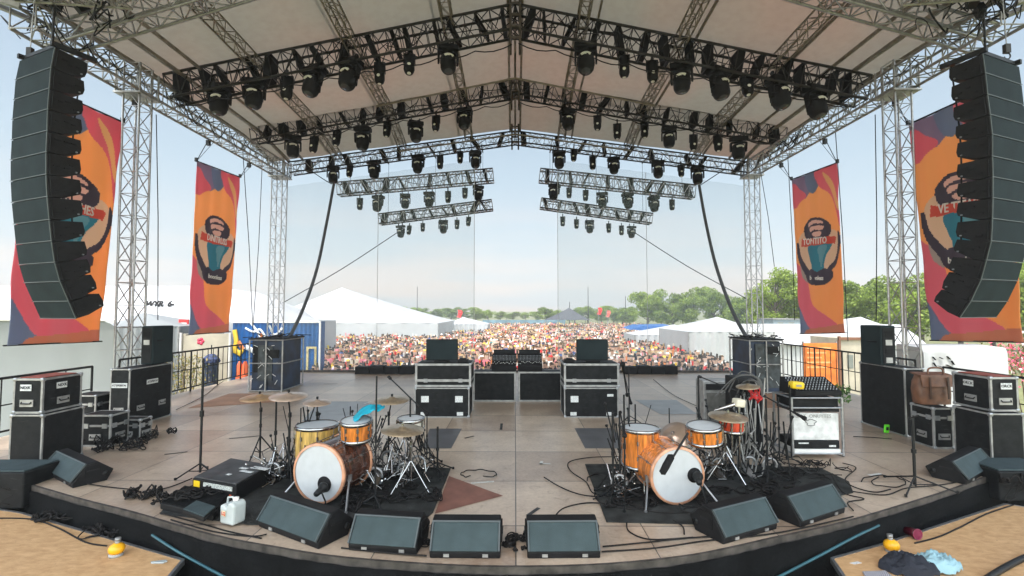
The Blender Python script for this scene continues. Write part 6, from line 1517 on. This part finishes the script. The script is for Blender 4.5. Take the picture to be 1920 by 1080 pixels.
for i in range(n + 1): x = atx(1728, Y) + (atx(1886, Y) - atx(1728, Y)) * i / n; w_ = .03 * noise.noise(V((x * 3, 0, 0))); vs += [(x, Y + w_, GZ), (x, Y + w_ * 2, zt - .15), (x, Y + .05, zt), (x, Y + .9, zt + .05), (x, Y + .95, GZ)]
mb.add(vs, [(5 * i + j, 5 * i + 5 + j, 5 * i + 6 + j, 5 * i + 1 + j) for i in range(n) for j in range(4)], 0, True); mb.add(vs[:5] + vs[-5:], [(0, 1, 2, 3, 4), (5, 6, 7, 8, 9)]); part('tarpaulin', mb, M('dirty_white_tarp', (.42, .43, .43), .6, var=.12, scale=1.5, bump=.3, bscale=3), t)
for (a, b_, c_, d_) in ((1749, 669, 1754, 675), (1750, 680, 1755, 687), (1762, 670, 1768, 673), (1776, 668, 1782, 674), (1759, 686, 1770, 689), (1775, 684, 1786, 689), (1784, 676, 1789, 684), (1788, 690, 1794, 694)):
    mb = MB(); mb.bar(D(a, b_, Y - .03), D(c_, d_, Y - .03), .01, .055, up=V((0, 1, 0))) ; part('black_mark', mb, rubber, t)
pf = MB()
Y = 15
for k in range(1600):
    a = V((atx(1920, Y) + random.gauss(0, .8), Y + random.gauss(0, .5), atz(672, Y) + random.gauss(0, .35))); s_ = U(.03, .07); R = Euler((U(0, 6), U(0, 6), U(0, 6))).to_matrix(); pf.add([a + R @ V(q) * s_ for q in ((-1, 0, 0), (0, .6, 0), (1, 0, 0), (0, -.6, 0))], [(0, 1, 2, 3)], 0 if RND() < .45 else 1 if RND() < .7 else 2)
t = thing('flowering_shrub', 'pink flowering shrub at the right edge beyond the barrier', 'shrub', (atx(1920, Y), Y, GZ)); part('foliage', pf, [M('pink_blossom', (.7, .12, .2), .7, var=.3), M('olive_leaf', (.15, .17, .04)), M('pale_blossom', (.75, .6, .6), .7)], t)
mb = MB()
for k in range(12): mb.tube((atx(1920, Y), Y, GZ), (atx(1920, Y) + U(-.9, .9), Y + U(-.4, .4), atz(680, Y)), .02, 5, .008)
part('stem', mb, M('twig', (.12, .08, .05)), t)
# steel barriers beside the crowd at right
for k, (px0, px1, Y0, Y1) in enumerate(((1368, 1300, 20.5, 27), (1300, 1240, 27, 36))):
    a = D(px0, 690, Y0); c = D(px1, 660, Y1); a.z = c.z = GZ; t = thing('crowd_barrier', 'steel crowd barrier at the right flank of the crowd, %s run' % ('nearer' if k == 0 else 'farther'), 'barrier', a)
    mb = MB(); up = V((0, 0, 1.15))
    for z in (.15, 1.15): mb.tube(a + V((0, 0, z)), c + V((0, 0, z)), .03, 5)
    for i in range(41): p = a.lerp(c, i / 40); mb.tube(p + V((0, 0, .15)), p + V((0, 0, 1.15)), .012, 4)
    part('frame', mb, alu_dull, t)
# front-of-house tower strip beyond crowd and tall thin masts
Y = 118; t = thing('grandstand', 'long dark low fence line at the far end of the crowd', 'fence', (0, Y, GZ)); mb = MB(); mb.bb(atx(905, Y), atx(1060, Y), Y, Y + 1, GZ, atz(600, Y)); part('panel', mb, M('far_fence', (.12, .2, .25), .7, var=.4, scale=.5), t)
for lab, px, pt, Y in (('thin distant mast above the left trees', 782, 537, 120), ('thin distant mast right of the dark tent', 1103, 538, 110), ('short distant mast behind the dark tent peak', 1068, 566, 100), ('thin tall pole far behind the right tents', 1173, 555, 120)):
    mb = MB(); x = atx(px, Y); mb.tube((x, Y, GZ), (x, Y, atz(pt, Y)), .11, 6, .06); single('mast', mb, dark_truss, lab, 'mast')
for lab, px, py, Y, m_ in (('red feather flag standing above the far crowd', 1125, 583, 70, MATS['sign_red']), ('second smaller red flag beside the feather flag', 1141, 588, 72, M('flag_faded', (.6, .15, .12), .6)), ('small red flag by the small distant tent', 862, 588, 64, MATS['sign_red'])):
    x = atx(px, Y); z = atz(py, Y); t = thing('flag', lab, 'flag', (x, Y, GZ)); mb = MB(); mb.tube((x, Y, GZ), (x - .3, Y, z + .5), .04, 5); part('pole', mb, alu_dull, t)
    mb = MB(); vs = [(x - .3 + .1 * math.sin(j), Y + .05 * math.sin(j * 2), z + .5 - j * .2) for j in range(6)] + [(x + .25 + .12 * math.sin(j), Y + .05, z + .45 - j * .2) for j in range(6)]
    mb.add(vs, [(j, j + 1, j + 7, j + 6) for j in range(5)]); part('cloth', mb, m_, t)
Y = 44; t = thing('blue_tarp', 'blue tarpaulin roof right of the crowd', 'tarpaulin', (atx(1215, Y), Y, GZ)); mb = MB(); mb.prism([V((atx(1180, Y), Y, atz(618, Y))), V((atx(1200, Y), Y, atz(612, Y))), V((atx(1262, Y), Y, atz(611, Y))), V((atx(1240, Y), Y, atz(621, Y)))], (0, 3, .1)); part('sheet', mb, blue_paint, t)
mb = MB()
for px in (1184, 1238, 1258): mb.tube((atx(px, Y), Y + .5, GZ), (atx(px, Y), Y + .5, atz(617, Y)), .05, 5)
part('pole', mb, alu_dull, t)

# ------------------------------------------------------------------ trees
def leaf_mat(name, a, b_):
    m = bpy.data.materials.new(name); nt, N, L = nodes_of(m); p = N['Principled BSDF']; out = N['Material Output']
    tc = N.new('ShaderNodeTexCoord'); n1 = N.new('ShaderNodeTexNoise'); n1.inputs['Scale'].default_value = .9; n1.inputs['Detail'].default_value = 6; L.new(tc.outputs['Object'], n1.inputs['Vector'])
    oi = N.new('ShaderNodeObjectInfo'); rp = N.new('ShaderNodeValToRGB'); e = rp.color_ramp.elements; e[0].position = .35; e[1].position = .68; e[0].color = (*a, 1); e[1].color = (*b_, 1)
    ad = N.new('ShaderNodeMath'); ad.operation = 'MULTIPLY_ADD'; ad.inputs[1].default_value = .16; L.new(oi.outputs['Random'], ad.inputs[0]); L.new(n1.outputs['Fac'], ad.inputs[2]); L.new(ad.outputs[0], rp.inputs['Fac'])
    L.new(rp.outputs['Color'], p.inputs['Base Color']); p.inputs['Roughness'].default_value = .6
    tr = N.new('ShaderNodeBsdfTranslucent'); L.new(rp.outputs['Color'], tr.inputs['Color']); ms = N.new('ShaderNodeMixShader'); ms.inputs[0].default_value = .35; L.new(p.outputs[0], ms.inputs[1]); L.new(tr.outputs[0], ms.inputs[2]); L.new(ms.outputs[0], out.inputs['Surface'])
    return m
lmA = leaf_mat('spring_leaves', (.07, .12, .015), (.28, .38, .05)); bark = M('bark', (.1, .08, .06), .9, var=.4)
def tree_proto(seed, H, R, nl, leaf):
    rs = np.random.RandomState(seed); t = thing('broadleaf_tree', 'x', 'tree', (0, 0, 0))
    tk = MB(); tk.path([(0, 0, -.2), (.1, 0, H * .2), (-.05, .1, H * .45), (.1, 0, H * .8)], [.03 * H, .024 * H, .017 * H, .006 * H], 8)
    clumps = []
    for k in range(26):
        a = rs.uniform(0, 2 * PI); z = H * rs.uniform(.28, .92); f = math.sin(PI * min(1, max(0, (z / H - .18) / .86))) ** .7; r_ = R * f * rs.uniform(.25, .95)
        c = V((r_ * math.cos(a), r_ * math.sin(a), z)); clumps.append((c, R * rs.uniform(.24, .42)))
        tk.tube((0, 0, z * .62), c, .008 * H, 5, .002 * H)
    part('trunk', tk, bark, t, True)
    nper = nl // len(clumps); vs = []; fs = []
    for c, cr_ in clumps:
        d = rs.normal(size=(nper, 3)); d /= np.linalg.norm(d, axis=1)[:, None]; rr_ = cr_ * rs.uniform(.3, 1.05, nper) ** .6; P = np.array(c) + d * rr_[:, None] * np.array([1, 1, .75])
        a = rs.normal(size=(nper, 3)); a /= np.linalg.norm(a, axis=1)[:, None]; b_ = np.cross(a, rs.normal(size=(nper, 3))); b_ /= np.linalg.norm(b_, axis=1)[:, None]
        s_ = leaf * rs.uniform(.6, 1.4, nper)[:, None]
        o_ = len(vs); q = np.stack([P - a * s_, P + b_ * s_ * .6, P + a * s_, P - b_ * s_ * .6], 1).reshape(-1, 3)
        vs += q.tolist(); fs += [(o_ + 4 * i, o_ + 4 * i + 1, o_ + 4 * i + 2, o_ + 4 * i + 3) for i in range(nper)]
    mb = MB(); mb.v = vs; mb.f = fs; mb.m = [0] * len(fs); mb.s = [False] * len(fs)
    me = bpy.data.meshes.new('crown'); me.from_pydata(vs, [], fs); me.materials.append(lmA); o = bpy.data.objects.new('crown', me); COL.objects.link(o); o.parent = t
    return t
TP = [tree_proto(3, 10, 4.2, 9000, .17), tree_proto(11, 10, 3.6, 8000, .16), tree_proto(23, 10, 4.8, 9500, .18)]
bpy.context.view_layer.update()
KIDS.update({o.name: list(o.children) for o in TP})
tr_used = [False] * 3
# (column, row of the tip, distance, which)
TR = [(1215, 541, 95, 0), (1262, 549, 92, 1), (1300, 538, 90, 2), (1340, 541, 84, 0), (1375, 556, 86, 1), (1408, 547, 76, 2), (1455, 502, 62, 1), (1500, 528, 66, 0), (1545, 530, 62, 2), (1610, 516, 52, 0), (1655, 540, 56, 1), (1728, 512, 48, 2), (1700, 530, 55, 0), (1925, 478, 40, 1), (1985, 500, 38, 0), (1240, 566, 110, 2), (1180, 574, 120, 1), (1430, 556, 90, 0), (1582, 535, 70, 1), (1800, 520, 50, 0), (1860, 530, 52, 2),
      (770, 574, 170, 0), (795, 577, 172, 1), (818, 579, 175, 2), (846, 575, 165, 0), (870, 578, 170, 1), (892, 576, 168, 2), (915, 580, 175, 0), (938, 583, 185, 1), (962, 584, 190, 2), (985, 585, 190, 0), (1005, 584, 180, 2), (1024, 575, 150, 1), (1045, 580, 160, 0), (1078, 576, 150, 2), (1102, 573, 140, 0), (1128, 577, 145, 1), (1150, 573, 135, 2), (1168, 576, 130, 0), (745, 580, 180, 1), (1140, 582, 160, 2), (1010, 587, 200, 1), (950, 587, 210, 0)]
pos = ['above the white tent', 'behind the crowd', 'left of the right equipment cage', 'behind the white tent', 'behind the drooping cable', 'behind the far right tower']
for k, (px, py, Y, w_) in enumerate(TR):
    H = atz(py, Y) - GZ; x = atx(px, Y); far = Y >= 120
    right_n = len([1 for q in TR if q[2] < 120 and q[0] < px]); far_n = len([1 for q in TR if q[2] >= 120 and q[0] < px])
    lab = ('tiny distant tree on the horizon beyond the crowd' if far else '%s green leafy tree behind the tents on the right, %s' % ('tall' if py < 535 else 'round', ['counted ' + str(right_n + 1) + ' from the left end of the near tree row', ''][0]))
    if not far and k < 40:
        lab = ('tall' if py < 535 else 'round') + ' spring green tree, ' + (ORD[right_n] if right_n < 16 else ['seventeenth', 'eighteenth', 'nineteenth', 'twentieth', 'twenty-first', 'twenty-second'][right_n - 16]) + ' from the left in the row behind the right tents'
    grp = 'distant trees along the horizon' if far else 'trees behind the tents on the right'
    sc_ = H / 10.0 * 1.0
    if not tr_used[w_]: tr_used[w_] = True; o = TP[w_]; o.location = (x, Y, GZ); o.rotation_euler.z = U(0, 6); tag(o, lab, None, grp)
    else: o = dup(TP[w_], (x, Y, GZ), U(0, 6), lab, grp)
    o.scale = (sc_ * U(.95, 1.25) * (1.5 if far else 1.0),) * 2 + (sc_,)

# ------------------------------------------------------------------ crowd
def body(pose, sub):
    """one continuous skinned body; returns vertices, faces, material index per face"""
    arms = {0: ((.22, -.02, 1.15), (.25, -.05, .88)), 1: ((.30, -.05, 1.55), (.28, -.08, 1.85)), 2: ((.26, -.15, 1.2), (.12, -.3, 1.3)), 3: ((.28, .0, 1.2), (.3, -.12, .98))}
    aL = arms[pose]; aR = arms[(pose * 2 + 1) % 4 if pose else 0]
    P = [((0, 0, .92), .15), ((0, 0, 1.12), .135), ((0, 0, 1.34), .155), ((0, 0, 1.46), .075), ((0, -.01, 1.55), .08), ((0, -.015, 1.66), .095), ((0, 0, 1.75), .06),
         ((.19, 0, 1.39), .065), (aL[0], .048), (aL[1], .036), ((-.19, 0, 1.39), .065), ((-aR[0][0], aR[0][1], aR[0][2]), .048), ((-aR[1][0], aR[1][1], aR[1][2]), .036),
         ((.1, 0, .86), .10), ((.11, -.01, .47), .065), ((.11, .02, .08), .05), ((.11, -.1, .03), .04), ((-.1, 0, .86), .10), ((-.11, -.01, .47), .065), ((-.11, .02, .08), .05), ((-.11, -.1, .03), .04)]
    E = [(0, 1), (1, 2), (2, 3), (3, 4), (4, 5), (5, 6), (2, 7), (7, 8), (8, 9), (2, 10), (10, 11), (11, 12), (0, 13), (13, 14), (14, 15), (15, 16), (0, 17), (17, 18), (18, 19), (19, 20)]
    me = bpy.data.meshes.new('tmp'); me.from_pydata([p for p, r_ in P], E, []); o = bpy.data.objects.new('tmp', me); COL.objects.link(o)
    o.modifiers.new('s', 'SKIN'); sv_ = me.skin_vertices[0].data
    for i, (p, r_) in enumerate(P): sv_[i].radius = (r_, r_ * (.72 if i in (0, 1, 2) else 1))
    sv_[0].use_root = True
    if sub: m_ = o.modifiers.new('b', 'SUBSURF'); m_.levels = sub
    dg = bpy.context.evaluated_depsgraph_get(); dg.update(); ev = o.evaluated_get(dg); em = ev.to_mesh()
    vs = np.array([v.co[:] for v in em.vertices]); fs = [tuple(p.vertices) for p in em.polygons]; ev.to_mesh_clear(); bpy.data.objects.remove(o); bpy.data.meshes.remove(me)
    mi = []
    for f in fs:
        c = vs[list(f)].mean(0)
        mi.append(3 if c[2] > 1.64 or (c[2] > 1.56 and c[1] > .02) else 0 if c[2] > 1.45 and abs(c[0]) < .12 else 1 if c[2] > .93 and abs(c[0]) < .25 and c[2] < 1.47 else 0 if (abs(c[0]) > .2) else 2 if c[2] > .1 else 3)
    return vs, fs, mi
BOD = [body(p, 1) for p in range(4)]; LOW = [body(p, 0) for p in range(4)]
skin = M('skin', (.58, .37, .27), .6, var=.15); hairm = M('dark_hair', (.04, .025, .018), .7, var=.4); pants = M('denim', (.05, .07, .12), .8, var=.3)
shirt = bpy.data.materials.new('shirt_cloth'); nt, N, L = nodes_of(shirt); oi = N.new('ShaderNodeObjectInfo'); L.new(oi.outputs['Color'], N['Principled BSDF'].inputs['Base Color']); N['Principled BSDF'].inputs['Roughness'].default_value = .8
PM = []
for vs, fs, mi in BOD:
    me = bpy.data.meshes.new('person'); me.from_pydata(vs.tolist(), [], fs)
    for m_ in (skin, shirt, pants, hairm): me.materials.append(m_)
    me.polygons.foreach_set('material_index', mi); me.polygons.foreach_set('use_smooth', [True] * len(fs)); me.update(); PM.append(me)
SH = [((.62, .03, .03), 'red'), ((.76, .75, .73), 'white'), ((.02, .02, .025), 'black'), ((.75, .52, .06), 'yellow'), ((.66, .22, .26), 'pink'), ((.06, .1, .25), 'navy'), ((.65, .22, .06), 'orange'), ((.55, .5, .4), 'beige'), ((.1, .3, .28), 'green')]
SW = [.16, .22, .16, .10, .10, .07, .09, .07, .03]
rs = np.random.RandomState(5)
pts = []; y = 19.2
def left_px(Y): return 598 if Y < 49.5 else 830
def right_px(Y): return 1365 - max(0, (Y - 21)) * 4.2 if Y < 45 else 1262 - (Y - 45) * 1.2
ALL = []
while y < 95:
    st = .52 if y < 40 else .62 if y < 60 else .8; xa, xb = D(left_px(y), 650, y).x, D(max(1150, right_px(y)), 650, y).x
    x = xa
    while x < xb:
        if rs.rand() < .95 * min(1, .55 + 1.1 * abs(noise.noise(V((x * .35, y * .25, 2)))) + .35): ALL.append((x + rs.uniform(-.3, .3), y + rs.uniform(-.35, .35)))
        x += st * rs.uniform(.85, 1.25)
    y += .62 if y < 40 else .8 if y < 60 else 1.15
ALL.sort(key=lambda p: p[1])
NEAR = 290
used_p = None
POSN = ['hands down', 'one arm raised', 'arms in front', 'elbows out']
for k, (x, y) in enumerate(ALL[:NEAR]):
    ci = rs.choice(9, p=SW); col, cn = SH[ci]; po = rs.choice(4, p=[.3, .35, .2, .15])
    o = bpy.data.objects.new('person', PM[po]); COL.objects.link(o); o.location = (x, y, GZ); s_ = rs.uniform(.92, 1.06); o.scale = (s_,) * 3; o.rotation_euler = (0, 0, rs.uniform(-.5, .5)); o.color = (*[c * rs.uniform(.8, 1.15) for c in col], 1)
    tag(o, 'standing person in a %s top among the front rows of the crowd, %s' % (cn, POSN[po]), 'person', 'people in the front rows of the crowd, %s tops, %s' % (cn, POSN[po]))
V_, F_, C_ = [], [], []; off = 0
n_loop = 0; faces_all = []; cols_all = []
sk_c = [(.62, .4, .3), (.5, .3, .2), (.7, .5, .4)]; hr_c = [(.04, .025, .018), (.12, .07, .03), (.4, .28, .14), (.6, .5, .4)]
for (x, y) in ALL[NEAR:]:
    vs, fs, mi = LOW[rs.choice(4, p=[.35, .3, .2, .15])]; s_ = rs.uniform(.88, 1.09); a = rs.uniform(-.6, .6); ca, sa = math.cos(a) * s_, math.sin(a) * s_
    up = [i for i, f in enumerate(fs) if vs[list(f)].mean(0)[2] > (.9 if y < 30 else 1.15)]
    q = np.stack([vs[:, 0] * ca - vs[:, 1] * sa + x, vs[:, 0] * sa + vs[:, 1] * ca + y, vs[:, 2] * s_ + GZ], 1)
    V_.append(q); sc_ = sk_c[rs.randint(3)]; hc = hr_c[rs.choice(4, p=[.5, .2, .18, .12])] if rs.rand() < .7 else SH[rs.choice(9, p=SW)][0]; cc = SH[rs.choice(9, p=SW)][0]
    for i in up:
        f = fs[i]; faces_all.append([v + off for v in f]); c = (sc_, cc, (.05, .07, .12), hc)[mi[i]]; cols_all += [c[0], c[1], c[2], 1] * len(f)
    off += len(vs)
me = bpy.data.meshes.new('crowd'); me.from_pydata(np.concatenate(V_).tolist(), [], faces_all); at = me.color_attributes.new('art', 'FLOAT_COLOR', 'CORNER'); at.data.foreach_set('color', cols_all); me.update()
cm = bpy.data.materials.new('crowd_clothes'); nt, N, L = nodes_of(cm); vc = N.new('ShaderNodeVertexColor'); vc.layer_name = 'art'; L.new(vc.outputs['Color'], N['Principled BSDF'].inputs['Base Color']); N['Principled BSDF'].inputs['Roughness'].default_value = .8
me.materials.append(cm); o = bpy.data.objects.new('crowd', me); COL.objects.link(o); tag(o, 'dense far crowd of festival goers filling the field behind the front rows', 'crowd', None, 'stuff')
hz = MB(); hz.bb(-280, 280, -12, 320, GZ - 1, 26)
hm = bpy.data.materials.new('haze_air'); nt, N, L = nodes_of(hm); N.remove(N['Principled BSDF']); pv = N.new('ShaderNodeVolumePrincipled'); pv.inputs['Color'].default_value = (.93, .96, 1, 1); pv.inputs['Density'].default_value = .0014; pv.inputs['Anisotropy'].default_value = 0.2
L.new(pv.outputs[0], N['Material Output'].inputs['Volume']); tag(part('haze', hz, hm), kind='stuff')
print('crowd', len(ALL), 'faces', len(faces_all))
